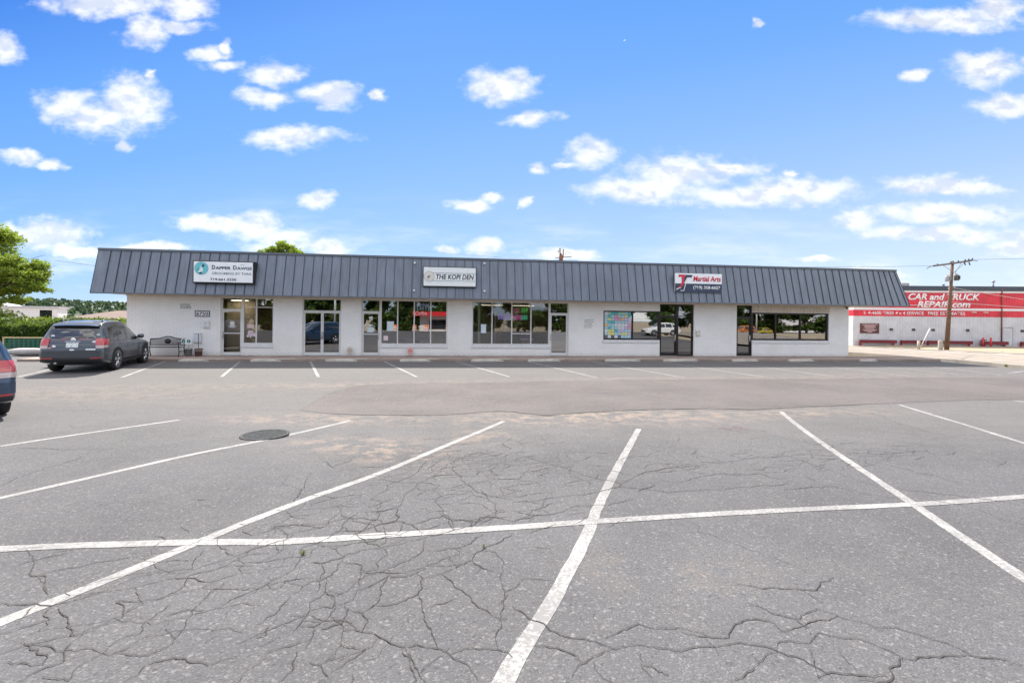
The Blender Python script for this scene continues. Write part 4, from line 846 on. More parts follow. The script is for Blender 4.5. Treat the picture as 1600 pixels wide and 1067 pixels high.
serif_text([('D', 'APPER'), ('D', 'AWGS')], s, M['navy'], [(w*.305, w*.365, w*.625), (w*.665, w*.73, w*.985)], h*.63, h*.20, h*.145, .028)
T_('lettering', 'GROOMING BY TARA', M['greyink'], w*.305, w*.98, h*.375, h*.50, s, bold=.015)
T_('lettering', '719.661.3230', M['ink'], w*.28, w*.72, h*.075, h*.20, s, bold=.02)
b = MB()
for q in ((.80, .87), (.825, .89), (.85, .87)): b = MB(); b.poly(circ(w*q[0], h*q[1], .016, 10), -.014, .005); b.build('logo_paw', M['ink'], s)
# 2: coffee house
x0, x1, z0, z1 = D_s2; w, h = x1-x0, z1-z0
s = at('shop_sign', x0, 1.0, z0, 'pale box sign reading THE KOPI DEN in the middle of the roof', 'sign', 'shop signs on the slanted roof')
b = MB(); b.box(-.035, w+.035, .0, .30, -.035, h+.035); bevel(b.build('cabinet', M['black'], s), .01)
b = MB(); b.box(0, w, -.008, -.001, 0, h); b.build('face', M['signk'], s)
b = MB(); b.box(w*.17, w*.995, -.014, -.009, h*.685, h*.71); b.box(w*.17, w*.995, -.014, -.009, h*.27, h*.295); b.build('ruled_line', M['greyink'], s)
b = MB(); b.poly(circ(w*.105, h*.5, .245), -.020, .005); b.build('logo_disc', M['cream'], s)
b = MB(); ring(b, w*.105, h*.5, .242, .255, -.0215); b.build('logo_ring', M['greyink'], s)
b = MB(); cx, cz = w*.105, h*.5
for pts in ([(-.10, -.02), (-.05, .0), (-.01, .09), (.01, .08), (-.01, .0), (.06, -.02), (.05, -.05), (-.02, -.05), (-.08, -.06)], [(-.08, -.09), (-.02, -.10), (-.03, -.13), (-.09, -.11)], [(.03, .02), (.05, .06), (.07, .03)]): b.poly([(cx+a, cz+c) for a, c in pts], -.026, .004)
b.build('logo_sketch', mat('sketch_ink', (.10, .07, .07), .6), s)
T_('lettering', 'THE KOPI DEN', M['ink'], w*.235, w*.965, h*.36, h*.64, s, shear=.18, bold=.02)
# 3: martial arts school
x0, x1, z0, z1 = D_s3; w, h = x1-x0, z1-z0
s = at('shop_sign', x0, .95, z0, 'flat red white and navy sign reading Martial Arts on the roof', 'sign', 'shop signs on the slanted roof')
b = MB(); b.box(0, w, 0, .05, 0, h); b.build('board', M['signw'], s)
b = MB(); b.box(.001, w-.001, -.006, -.001, .001, h*.455); b.build('navy_band', M['signnavy'], s)
for xx in (.3, w-.3): b = MB(); b.box(xx-.03, xx+.03, .05, .4, .1, .16); b.build('bracket', M['black'], s)
b = MB(); P_ = lambda L: [(w*a/1600*1600/1376, h*c) for a, c in L]
em = lambda L: [((a-95)/1376*w, (690-c)/545*h) for a, c in L]
b.poly(em([(200, 185), (400, 185), (345, 320), (360, 420), (300, 520), (220, 575), (130, 615), (180, 570), (270, 470), (290, 380), (280, 250), (190, 262)]), -.013, .006); b.build('logo_red', M['signred'], s)
b = MB(); b.poly(em([(405, 190), (600, 190), (575, 262), (440, 262), (360, 420), (345, 640), (250, 640), (260, 560), (310, 500), (362, 420), (350, 310)]), -.0135, .006); b.build('logo_navy', M['signnavy'], s)
b = MB(); b.poly(em([(440, 270), (455, 270), (355, 655), (250, 655), (252, 640), (342, 640)]), -.0145, .006); b.poly(em([(125, 615), (190, 575), (262, 560), (262, 575), (200, 592), (135, 632)]), -.0145, .006); b.build('logo_outline', M['signw'], s)
T_('lettering', 'Martial Arts', M['signred'], w*.385, w*.975, h*.585, h*.87, s, shear=.12, bold=.022)
T_('lettering', '(719) 358-6627', M['white'], w*.385, w*.965, h*.12, h*.345, s, bold=.022)
# small bulbs beside the middle sign
for i, ((x, z), l) in enumerate(zip(D_bulb, ('upper white bulb left of the middle sign', 'lower white bulb left of the middle sign', 'upper white bulb right of the middle sign', 'lower white bulb right of the middle sign'))):
    t_ = (z-ZE)/(ZT-ZE); y = 1.0-.5*t_
    o = at('light_bulb', x, y+.03, z, l+' on the roof face', 'light bulb', 'bulbs beside the middle sign')
    b = MB(); b.lathe([(.0001, -.05), (.03, -.045), (.045, -.02), (.05, 0), (.045, .02), (.03, .045), (.0001, .05)], (0, -.05, 0), 12); b.build('bulb', M['white'], o)
    b = MB(); b.tube([(0, 0, -.03), (0, .05, .03)], .022, 8); b.build('holder', M['black'], o)

# ------------------------------------------------------------------ on the wall and the walk
x0, x1, z0, z1 = D_num; w, h = x1-x0, z1-z0
s = at('number_plate', x0, .004, z0, 'black framed white plate with the number 6750 on the brick wall', 'number plate')
b = MB(); b.box(0, w, -.012, 0, 0, h); b.build('plate', M['signw'], s)
b = MB(); b.box(-.012, w+.012, -.022, .0, h-.028, h+.01); b.box(-.012, w+.012, -.022, 0, -.01, .028); b.box(-.012, .02, -.022, 0, .028, h-.028); b.box(w-.02, w+.012, -.022, 0, .028, h-.028); b.build('border', M['ink'], s)
text_mesh('lettering', '6750', M['ink'], s, w*.08, w*.92, h*.2, h*.8, -.018, bold=.02)
def wall_notice(x0, x1, z0, z1, rows, m, label):
    b = MB(); rnd = random.Random(int(x0*100)); h = (z1-z0)/rows
    for r_ in range(rows):
        x = x0; zc = z1-(r_+.5)*h; end = x1-rnd.uniform(0, .25)*(x1-x0)
        while x < end:
            L_ = rnd.uniform(.012, .03); b.box(x-x0, min(x+L_, end+.01)-x0, -.003, 0, zc-h*.22-z0, zc+h*rnd.uniform(.12, .26)-z0); x += L_+rnd.choice((.006, .006, .02))
    o = at('painted_notice', x0, .003, z0, label, 'painted notice'); b.build('lettering', m, o)
wall_notice(*D_notice, 4, M['ink'], 'four small rows of black lettering painted on the brick beside the number plate')
wall_notice(*D_notice2, 5, mat('faded_ink', (.32, .33, .34), .7), 'faded rows of grey lettering painted on the brick beside the colourful window')
def wallbox(D, label, m, slot=True, name='mailbox', cat='mailbox'):
    x0, x1, z0, z1 = D; w, h = x1-x0, z1-z0
    s = at(name, x0, 0.001, z0, label, cat)
    b = MB(); b.box(0, w, -.09, 0, 0, h); bevel(b.build('box', m, s), .012)
    b = MB(); b.box(.012, w-.012, -.098, -.091, .012, h-.012); lid = b.build('door', m, s)
    if slot: b = MB(); b.box(w*.38, w*.62, -.104, -.099, h*.70, h*.77); b.box(w*.38, w*.58, -.104, -.099, h*.18, h*.23); b.build('slot', M['ink'], lid)
wallbox(D_mbox1, 'small pale square mailbox on the brick wall left of the first shop door', M['sill'])
wallbox(D_meter, 'larger plain grey box low on the wall behind the two buckets', mat('pale_grey_box', (.58, .60, .64), .5), False, 'utility_box', 'utility box')
wallbox(D_mbox2, 'small cream mailbox with dark edge right of the black double entrance', M['cream'])
s = at('security_camera', 32.745, .0, 2.80, 'small black camera under the eave at the right end of the shops', 'camera')
b = MB(); b.tube([(0, -.05, .05), (0, -.12, -.02)], .015, 6); b.build('mount', M['black'], s); b = MB(); b.tube([(.04, -.06, -.02), (-.06, -.24, -.07)], [.04, .045], 10); b.build('body', M['black'], s)
# bench
s = at('park_bench', -2.58, .62, 0, 'black cast metal bench with curved back against the white brick wall', 'bench')
W2 = .76
b = MB()
for z, y in ((.43, -.22), (.435, -.11), (.435, .0), (.43, .11)): b.box(-W2, W2, y-.04, y+.04, z-.012, z+.012)
b.build('seat', M['black'], s)
b = MB(); pts = []
def arch(x): return .80+.11*math.exp(-(x/.30)**2)
top = [(x*W2/12, .28, arch(x*W2/12)) for x in range(-12, 13)]
b.tube(top, .022, 6); b.tube([(-W2, .2, .52), (W2, .2, .52)], .018, 6); b.tube([(-W2, .24, .53), (-W2, .28, .80)], .018, 6); b.tube([(W2, .24, .53), (W2, .28, .80)], .018, 6)
for k in range(-20, 21):                                   # lattice of the back
    x = k*W2/21; b.tube([(x, .21, .52), (x, .275, arch(x))], .0075, 4, False)
for k in range(1, 6): b.tube([(-W2, .21+.012*k, .52+.05*k), (W2, .21+.012*k, .52+.05*k)], .006, 4, False)
b.lathe([(.0001, -.012), (.13, -.012), (.13, .012), (.0001, .012)], (0, .245, .69), 20, 'y')
b.build('backrest', M['black'], s)
for sx in (-1, 1):
    x = sx*(W2-.02); b = MB()
    b.tube([(x, -.28, 0), (x, -.24, .2), (x, -.26, .43)], .02, 6); b.build('leg', M['black'], s)
    b = MB(); b.tube([(x, .28, 0), (x, .2, .2), (x, .18, .43), (x, .24, .55)], .02, 6); b.build('leg', M['black'], s)
    b = MB(); b.tube([(x, -.26, .43), (x, -.30, .56), (x, -.30, .63), (x, -.1, .64), (x, .24, .62)], .018, 6); b.tube([(x, -.22, .2), (x, -.05, .27), (x, .2, .2)], .014, 6); b.build('armrest', M['black'], s)
# buckets and little standing signs
def bucket(x, off, r0, r1, h, m, name, label, cat):
    s = at(name, x, off, 0, label, cat)
    b = MB(); b.lathe([(.0001, 0), (r0, 0), (r1, h), (r1+.012, h), (r1+.012, h-.03)], n=20); b.lathe([(r1-.008, h), (r1-.02, h-.05), (.0001, h-.05)], n=20); b.build('body', m, s); return s
s = bucket(-1.66, .42, .13, .16, .37, M['grey'], 'metal_bucket', 'grey galvanised bucket holding a small green and white notice, beside the bench', 'bucket')
s = bucket(-1.22, .42, .14, .17, .36, mat('reddish_tub', (.16, .09, .085), .7, noise=.5, nscale=30), 'planter_tub', 'dark reddish tub with a thin upright pole, left of the grooming shop door', 'tub')
b = MB()
for z in (.24, .29): b.lathe([(.165, z), (.168, z+.012)], n=20)
b.build('band', M['cream'], s)
s = at('pet_waste_sign', -1.70, .42, .30, 'small white notice with two dark green discs standing in the grey bucket', 'sign')
b = MB(); b.tube([(.05, .0, 0), (.05, .02, .30)], .008, 6); b.build('stake', M['black'], s)
b = MB(); b.box(-.27, .16, -.01, .005, .26, .50); b.build('board', M['signw'], s)
b = MB(); b.poly(circ(-.17, .40, .082), -.016, .004); b.poly(circ(.05, .40, .082), -.016, .004); b.build('symbol', mat('dark_green', (.005, .12, .09), .5), s)
b = MB(); b.poly([(-.21, .39), (-.18, .385), (-.12, .42), (-.13, .40), (-.16, .36), (-.20, .365)], -.021, .004); b.poly([(.03, .43), (.05, .45), (.06, .40), (.09, .37), (.04, .37)], -.021, .004); b.box(-.25, .14, -.0125, -.0105, .275, .30); b.build('pictogram', M['signw'], s)
s = at('pole_stand', -1.22, .42, .31, 'thin black pole with a short crossbar standing in the reddish tub', 'pole')
b = MB(); b.tube([(0, 0, 0), (-.03, .02, .75)], .013, 6); b.tube([(-.22, .02, .745), (.16, .02, .75)], .010, 6); b.build('pole', M['black'], s)
for (x, off), m2, lb in zip(D_padlock, (M['cream'], mat('pale_pink', (.70, .55, .50), .6)), ('round topped plaque with worn brown print leaning between the double and coffee shop doors', 'small round topped plaque with red print leaning on the wall under the coffee shop window')):
    s = at('curb_plaque', x, .10, 0, lb, 'plaque')
    b = MB(); pl = [(-.15, .02), (.15, .02), (.15, .32)]+circ(0, .32, .15, 10, 0, 180)+[(-.15, .32)]; b.poly(pl, -.01, .03); b.build('plate', m2, s)
    b = MB(); r_ = random.Random(3)
    for z, ww in ((.41, .03), (.34, .10), (.30, .11), (.265, .10), (.23, .11), (.19, .11), (.14, .09)): b.box(-ww, ww, -.014, -.0105, z-.009, z+.009)
    b.build('lettering', M['signred'] if x > 7 else mat('brown_print', (.35, .22, .12), .7), s)
    b = MB(); b.box(-.10, .10, -.014, -.0105, .06, .085); b.build('lettering', M['ink'], s)

# ------------------------------------------------------------------ papers and lettering on the glass
def poster(x0, x1, z0, z1, label, base, ink, sc=30, off=-.095, name='window_poster', cat='poster'):
    s = at(name, x0, off, z0, label, cat); b = MB(); b.box(0, x1-x0, -.004, .0, 0, z1-z0); b.build('sheet', paper_material('paper', base, ink, sc), s); return s
poster(.72, 1.03, 1.32, 1.52, 'pink lettered card in the narrow window beside the grooming shop door', (.75, .55, .52), (.25, .1, .1), 34, off=-.075)
s = at('window_flower_sticker', .87, -.075, 1.02, 'round pale pink and purple flower cluster sticker in the grooming shop window', 'sticker')
b = MB(); r_ = random.Random(5)
for k in range(26): a = r_.uniform(0, 6.28); q = r_.uniform(0, .2); b.poly(circ(q*math.cos(a)*1.15, q*math.sin(a)*.75, r_.uniform(.04, .07), 8), -.004-.0004*k, .0003)
b.build('petals', paper_material('petals', (.68, .58, .60), (.45, .25, .35), 60), s)
b = MB(); b.tube([(.05, 0, -.12), (.22, 0, -.42)], .006, 4); b.build('stem', mat('stem', (.5, .45, .35), .6), s)
s = at('door_decal', .03, -.085, 1.42, 'round white dog logo decal on the grooming shop door glass', 'decal')
b = MB(); ring(b, 0, .12, .07, .11, 0); b.poly(circ(0, .12, .05, 12), .0, .002); b.box(-.17, .17, 0, .002, -.03, 0); b.box(-.12, .12, 0, .002, -.08, -.055); b.build('print', M['white'], s)
for xx, tx, l in ((-.13, '6750', 'white house number on the transom of the grooming shop door'), (6.38, '6748', 'white house number on the transom of the coffee shop door')): pass
s = at('door_decal', 6.5, -.115, 1.50, 'white oval script decal on the coffee shop door glass', 'decal')
b = MB(); ring(b, 0, 0, .0, .0, 0)
b = MB()
for k in range(5): b.tube([(-.24+.06*k, 0, .08-.02*k), (.02+.05*k, 0, .06-.02*k)], .010, 4)
b.tube([(-.24, 0, .06), (-.26, 0, 0), (-.15, 0, -.07), (.22, 0, -.09), (.25, 0, -.03)], .010, 4); b.build('print', M['white'], s)
poster(6.36, 6.68, 1.16, 1.40, 'white sheet taped to the coffee shop door glass', (.62, .72, .70), (.3, .42, .45), 40, off=-.115)
poster(7.32, 7.66, 1.24, 1.72, 'tall white notice in the window pane next to the coffee shop door', (.68, .76, .78), (.3, .4, .42), 40, off=-.11)
poster(7.16, 7.38, .76, .99, 'small white and red notice low in the pane next to the coffee shop door', (.75, .70, .68), (.6, .12, .1), 45, off=-.11)
s = at('window_lettering', 9.0, -.11, 2.05, 'white handwritten word Coffee on the third pane of the coffee shop window', 'lettering')
text_mesh('lettering', 'Coffee', M['white'], s, -.30, .30, 0, .20, 0, shear=.35, bold=.004, t=.002)
s = at('window_lettering', 9.06, -.11, 2.30, 'large pastel purple and blue brush letters above the word Coffee', 'lettering')
b = MB(); r_ = random.Random(9); mm = [mat('pastel_violet', (.45, .40, .72), .6), mat('pastel_blue', (.32, .55, .75), .6)]
for k in range(6):
    x = -.36+k*.14; b.m = k % 2
    b.tube([(x-.02, 0, 0), (x-.02, 0, .34)], .014, 4); b.tube([(x-.02, 0, .33), (x+.06, 0, .3), (x+.06, 0, .2), (x-.01, 0, .17), (x+.07, 0, .02)][: 3+k % 3], .012, 4)
b.build('strokes', mm, s)
poster(12.05, 12.32, 1.17, 1.62, 'tall white notice in the first pane of the wide four pane window', (.68, .76, .80), (.35, .42, .5), 40, off=-.11)
def strokes(x0, z0, n, m, label, hgt=.26, wd=.13, seed=1):
    s = at('window_lettering', x0, -.11, z0, label, 'lettering'); b = MB(); r_ = random.Random(seed)
    for k in range(n):
        x = k*wd; b.tube([(x, 0, 0), (x+.01, 0, hgt)], .016, 4); b.tube([(x, 0, hgt), (x+wd*.6, 0, hgt*.9), (x+wd*.55, 0, hgt*.5), (x+.01, 0, hgt*.45)], .014, 4)
        if r_.random() > .4: b.tube([(x+.02, 0, hgt*.45), (x+wd*.6, 0, .02)], .014, 4)
    b.build('strokes', m, s)
strokes(12.95, 1.86, 5, [mat('violet', (.42, .30, .75), .5)], 'blue and violet block letters across the second pane of the wide window', .30, .13, 2)
strokes(13.75, 1.84, 4, [mat('hot_pink', (.75, .16, .42), .5)], 'hot pink brush letters low on the left of the third pane', .27, .11, 3)
strokes(13.75, 2.22, 3, [mat('dull_pink', (.55, .18, .25), .5)], 'dull pink brush letters high on the left of the third pane', .25, .11, 6)
strokes(14.18, 2.22, 3, [mat('bright_green', (.15, .75, .12), .5)], 'bright green brush letters high on the right of the third pane', .27, .12, 4)
strokes(14.18, 1.86, 3, [mat('mint_green', (.12, .70, .38), .5)], 'mint green brush letters low on the right of the third pane', .25, .11, 5)
# the sheet of colourful posters in the martial arts window
s = at('poster_display', 18.64, -.10, .95, 'window covered from inside by a patchwork of turquoise, pink and yellow posters', 'poster display')
cols = {'t': (.10, .42, .46), 'b': (.35, .55, .62), 'g': (.30, .55, .42), 'p': (.65, .28, .42), 'y': (.62, .60, .22), 'o': (.62, .48, .18), 'w': (.62, .66, .68), 'l': (.48, .45, .62), 'd': (.10, .12, .13)}
rows_ = ['wgttggbt', 'btbpbbyt', 'bybppoll', 'bttbbbbl', 'obbwwwwp', 'btbbwwlp', 'wyytllbb', 'byybbyyl', 'dwdwdbbb']
keys = list(cols); ms_ = [paper_material('poster_'+k, cols[k], tuple(min(1, c*1.5+.1) for c in cols[k]), 22) for k in keys]
b = MB(); pw, ph = 1.47/8, 1.40/9; r_ = random.Random(2)
for j, row in enumerate(rows_):
    for i, ch in enumerate(row):
        b.m = keys.index(ch); g_ = .006; b.box(i*pw+g_, (i+1)*pw-g_, -.003-r_.random()*.004, 0, 1.40-(j+1)*ph+g_, 1.40-j*ph-g_)
b.build('posters', ms_, s)
poster(21.30, 21.62, 1.2, 2.25, 'tall pale sheet hanging at the right edge of the martial arts window', (.55, .6, .62), (.35, .5, .55), 14, off=-.12)
# seen through the glass of the wide window
s = at('display_shelf', 12.3, -1.3, 0, 'tall shelf of pale boxes inside the wide four pane window', 'shelf')
b = MB(); b.box(-.6, .6, 0, .35, 1.42, 1.45); b.box(-.6, .6, 0, .35, .45, .48); b.box(-.62, -.58, 0, .35, 0, 2.3); b.box(.58, .62, 0, .35, 0, 2.3); b.build('rack', M['cream'], s)
s = at('display_shelf', 13.9, -1.2, 0, 'dark cabinet with pale boxes on top inside the second pane of the wide window', 'cabinet')
b = MB(); b.box(-.6, .45, 0, .5, 0, 1.35); b.build('cabinet', M['dark'], s)
r_ = random.Random(11)
for k in range(9):
    x = 11.8+k*.27; z = 1.47 if k < 4 else 1.36
    hh = r_.uniform(.12, .3); s = at('goods_box', x, -1.35, z, ['pale', 'tan', 'orange', 'cream', 'white', 'yellow', 'brown', 'ivory', 'beige'][k]+' goods box standing on the furniture behind the wide window', 'box', 'boxes behind the wide window')
    b = MB(); b.box(0, .17, 0, .2, 0, hh); b.build('carton', mat('carton', r_.choice([(.6, .5, .3), (.65, .6, .5), (.55, .3, .15), (.7, .68, .6)]), .7), s)
s = at('round_chair', 14.55, -.75, 0, 'purple round backed chair just inside the third pane of the wide window', 'chair')
b = MB(); b.poly([(-.34, .82)]+[(.34*math.cos(R(180-a)), .85+.42*math.sin(R(a))) for a in range(0, 181, 12)]+[(.34, .82)], 0, .07); b.build('backrest', mat('purple_vinyl', (.22, .05, .24), .4), s)
b = MB(); b.lathe([(.0001, .78), (.36, .78), (.36, .86), (.0001, .86)], (0, .05, 0), 20); b.build('seat', M['whitew'], s)
b = MB(); b.tube([(0, .05, 0), (0, .05, .8)], .03, 8); b.lathe([(.25, 0), (.25, .03), (.0001, .05)], (0, .05, 0), 20); b.build('pedestal', M['metal'], s)
s = at('floor_mat_stack', 15.2, -.9, 0, 'dark dumbbell rack inside the last pane of the wide window', 'rack')
s.name = 'dark_rack'; b = MB()
for k in range(7): b.tube([(-.3+.1*k, 0, .1), (-.3+.1*k, 0, 1.1-.06*(k % 3))], .028, 6)
b.box(-.35, .38, -.05, .05, .55, .62); b.box(-.35, .38, -.05, .05, .9, .95); b.build('frame', M['dark'], s)
# wheel stops
names = ['left of the grooming shop door, beside the bench', 'in front of the grooming shop window', 'in front of the double glass door', 'in front of the coffee shop window', 'in front of the left half of the wide window', 'in front of the silver film door', 'in front of the colourful posters', 'in front of the black double entrance', 'in front of the narrow black door', 'in front of the right hand triple window', 'just past the right end of the shops']
for (a, c), nm in zip(D_stops, names):
    a, c = Vector(a), Vector(c); L_ = (c-a).length; L_ = min(L_, 2.05); mid = (a+c)/2; ang = math.atan2((c-a).y, (c-a).x)
    s = empty('wheel_stop', (mid.x, mid.y, T(mid.x, mid.y)-.004), ang, 'chipped pale concrete wheel stop '+nm, 'wheel stop', 'concrete wheel stops along the sidewalk')
    b = MB(); r_ = random.Random(int(mid.x*10)); n = 12; prev = None
    for k in range(n+1):
        x = -L_/2+L_*k/n; e = .03 if k in (0, n) else 0; j = r_.uniform(-.007, .007); hh = .125-e+r_.uniform(-.006, .004)
        row = [(x, -.085+e*.3+j, 0), (x, -.085+e*.3+j, .05), (x, -.055+j, hh), (x, .055+j, hh), (x, .085+j, .05), (x, .085+j, 0)]
        if prev:
            for q in range(5): b.quad(prev[q], row[q], row[q+1], prev[q+1])
        else: b.quad(*row)
        prev = row
    b.quad(*reversed(prev)); b.build('block', M['stopc'], s)

# ------------------------------------------------------------------ cars
def lerp_tab(tab, y):
    if y <= tab[0][0]: return tab[0][1]
    for (a, va), (b, vb) in zip(tab, tab[1:]):
        if y <= b: return va+(vb-va)*(y-a)/(b-a)
    return tab[-1][1]
class CarShape:
    def __init__(s, L=4.6, W=1.8, kind='suv'):
        s.L, s.W = L, W; h = L/2; s.kind = kind
        s.wt = [(-h, .84), (-h+.05, .93), (-h+.22, .98), (-h+.8, 1), (h-1.1, 1), (h-.4, .94), (h-.1, .82), (h, .66)]
        s.zb = [(-h, .42), (-h+.08, .34), (-h+.5, .24), (h-.6, .22), (h-.1, .28), (h, .38)]
        if kind == 'suv':
            s.bel = [(-h, .60), (-h+.03, .90), (-h+.12, 1.02), (-h+.9, 1.03), (h-1.6, .98), (h-.8, .92), (h-.25, .80), (h-.03, .66), (h, .55)]
            s.top = [(-h, .63), (-h+.03, .93), (-h+.10, 1.07), (-h+.34, 1.55), (-h+.42, 1.645), (-h+.8, 1.70), (-h+1.5, 1.72), (-h+2.2, 1.70), (-h+2.55, 1.60), (h-1.30, 1.10), (h-1.15, 1.05), (h-.5, .93), (h-.12, .80), (h-.02, .68), (h, .57)]
            s.tw = [(-h, .88), (-h+.10, .90), (-h+.46, .72), (-h+1.5, .73), (-h+2.5, .70), (h-1.30, .80), (h-.5, .82), (h, .8)]
        else:
            s.bel = [(-h, .55), (-h+.03, .80), (-h+.15, .93), (-h+.9, .95), (h-1.6, .90), (h-.8, .82), (h-.25, .70), (h-.03, .58), (h, .5)]
            s.top = [(-h, .58), (-h+.03, .83), (-h+.12, .97), (-h+.55, 1.32), (-h+.8, 1.42), (-h+1.5, 1.49), (-h+2.1, 1.46), (-h+2.4, 1.40), (h-1.20, .97), (h-1.0, .92), (h-.5, .80), (h-.12, .70), (h-.02, .60), (h, .52)]
            s.tw = [(-h, .80), (-h+.12, .84), (-h+.6, .66), (-h+1.5, .66), (-h+2.4, .64), (h-1.20, .78), (h-.5, .82), (h, .8)]
    def P(s, tab, y, k=.035):
        return (lerp_tab(tab, y-k)+lerp_tab(tab, y)*2+lerp_tab(tab, y+k))/4
    def section(s, y):
        w = s.P(s.wt, y)*s.W/2; zb = s.P(s.zb, y); zs = s.P(s.bel, y); zt = max(s.P(s.top, y), zs+.02); wt = s.P(s.tw, y)*s.W/2*min(1, w/(s.W/2)+.06)
        wt = min(wt, w*.97); g = zt-zs
        ws = w*.965
        return [(0, zb), (w*.80, zb), (w*.965, zb+.05), (w*.995, zb+.20*(zs-zb)), (w, zb+.5*(zs-zb)), (w*.99, zb+.82*(zs-zb)), (ws, zs), (ws+(wt-ws)*.5+.010*min(1, g*3), zs+g*.52), (wt, zt-min(.085, g*.3)), (wt-.055, zt-min(.028, g*.1)), (wt*.6, zt-min(.006, g*.05)), (0, zt)]
    def fine(s, y, m=3):
        p = s.section(y); p = [(-p[1][0], p[1][1])]+p+[(-p[-2][0], p[-2][1])]; out = []
        for i in range(1, len(p)-2):
            for k in range(m):
                t = k/m; a = []
                for c in (0, 1):
                    p0, p1, p2, p3 = p[i-1][c], p[i][c], p[i+1][c], p[i+2][c]; a.append(.5*(2*p1+(p2-p0)*t+(2*p0-5*p1+4*p2-p3)*t*t+(3*p1-p0-3*p2+p3)*t**3))
                out.append((max(0, a[0]), a[1]))
        out.append((0, p[-2][1])); return out
    def xs(s, y, z):
        p = s.fine(y); best = 0
        for (x0, z0), (x1, z1) in zip(p[3:], p[4:]):
            if (z0-z)*(z1-z) <= 0 and z0 != z1: best = max(best, x0+(x1-x0)*(z-z0)/(z1-z0))
        return best
    def zt(s, y, x):
        p = s.fine(y); x = abs(x); best = None
        for (x0, z0), (x1, z1) in zip(p, p[1:]):
            if (x0-x)*(x1-x) <= 0 and x0 != x1:
                z = z0+(z1-z0)*(x-x0)/(x1-x0); best = z if best is None else max(best, z)
        return best if best is not None else -1
    def ry(s, x, z, end=-1):                                # where the rear (-1) or front (+1) surface lies
        h = s.L/2; y = end*h
        for k in range(400):
            if s.zt(y, x) >= z and lerp_tab(s.zb, y) <= z+.02: return y
            y -= end*.006
        return y
def car(name, label, loc, rz, body, kind='suv', L=4.6, W=1.8, cat='car', group=None, rails=True, plate='', detail=True):
    c = CarShape(L, W, kind); h = L/2
    root = empty(name, loc, rz, label, cat, group)
    ys = []
    y = -h
    while y < h: ys.append(y); d = min(y+h, h-y); y += .02 if d < .16 else (.04 if d < .7 else .09)
    ys.append(h); ys[0] = -h+.001; ys[-1] = h-.001
    mb = MB(); mb.smooth = True; rows = []
    for y in ys:
        f = c.fine(y); row = [(x, y, z) for x, z in f]+[(-x, y, z) for x, z in reversed(f[1:-1])]; i = len(mb.v); mb.v += row; rows.append((i, len(row)))
    for (a, n), (b_, _) in zip(rows, rows[1:]):
        for j in range(n): mb.f.append((a+j, a+(j+1) % n, b_+(j+1) % n, b_+j)); mb.mi.append(0); mb.sm.append(True)
    for i, n in (rows[0], rows[-1]): mb.f.append(tuple(range(i, i+n))); mb.mi.append(0); mb.sm.append(False)
    bo = mb.build('body', body, root)
    def side(poly, sx, nm, m, par=None, off=.006, nu=12, nv=5):  # poly: bl, br, tr, tl in (y, z)
        b = MB()
        def fn(u, v):
            lo = [poly[0][k]+(poly[1][k]-poly[0][k])*u for k in (0, 1)]; hi = [poly[3][k]+(poly[2][k]-poly[3][k])*u for k in (0, 1)]
            yy, zz = lo[0]+(hi[0]-lo[0])*v, lo[1]+(hi[1]-lo[1])*v; return (sx*(c.xs(yy, zz)+off), yy, zz)
        b.grid(fn, nu, nv); return b.build(nm, m, par or root)
    def rear(x0, x1, z0, z1, nm, m, end=-1, par=None, off=.008, nu=14, nv=6, tx=0):
        b = MB()
        def fn(u, v):
            zz = z0+(z1-z0)*v; cx = (x0+x1)/2; xx = cx+(x0+(x1-x0)*u-cx)*(1-tx*v); yy = c.ry(xx, zz, end); return (xx, yy+end*off, zz+off*.25)
        b.grid(fn, nu, nv); return b.build(nm, m, par or root)
    gm = M['carglass']; suv = kind == 'suv'
    zb, zt_ = (1.06, 1.53) if suv else (.98, 1.34)
    zg = .05
    for sx in (-1, 1):
        a = -h
        side([(a+.42 if suv else a+.62, zb), (a+1.02, zb-.02), (a+1.02, zt_), (a+.62 if suv else a+.85, zt_-.06)], sx, 'side_window', gm, nu=8)
        side([(a+1.10, zb-.02), (a+1.82, zb-.03), (a+1.82, zt_+.02), (a+1.10, zt_)], sx, 'side_window', gm, nu=10)
        side([(a+1.90, zb-.03), (a+2.95, zb-.04), (a+2.48, zt_), (a+1.90, zt_+.02)] if suv else [(a+1.90, zb-.03), (a+2.85, zb-.04), (a+2.36, zt_-.03), (a+1.90, zt_+.02)], sx, 'side_window', gm, nu=12)
        # doors' shut lines, handles, lower cladding
        for yy in (a+1.06, a+1.86, a+2.98): side([(yy-.006, .36), (yy+.006, .36), (yy+.006, zb-.03), (yy-.006, zb-.03)], sx, 'shut_line', M['blackpl'], off=.003, nu=1)
        for yy in (a+1.16, a+1.98): 
            b = MB(); x_ = c.xs(yy, .93 if suv else .85); zz = .93 if suv else .85; b.box(sx*x_-.012, sx*x_+.022 if sx > 0 else sx*x_+.012, yy, yy+.17, zz-.015, zz+.018) if sx > 0 else b.box(sx*x_-.022, sx*x_+.012, yy, yy+.17, zz-.015, zz+.018); bevel(b.build('door_handle', body, root), .006)
        side([(-h+1.25, .245), (h-1.25, .245), (h-1.25, .39), (-h+1.25, .39)], sx, 'sill_cladding', M['blackpl'], off=.010, nu=16, nv=2)
    rear(-.71, .71, 1.13 if suv else 1.0, 1.53 if suv else 1.30, 'rear_window', gm, tx=.16)
    b = MB(); ws0, ws1 = (-h+2.62, h-1.36) if suv else (-h+2.44, h-1.26)
    def wsf(u, v):
        yy = ws1+(ws0-ws1)*v; wl_ = c.P(c.tw, yy)*W/2*.93; xx = -wl_+2*wl_*u; return (xx, yy+.01, c.zt(yy, xx)+.008)
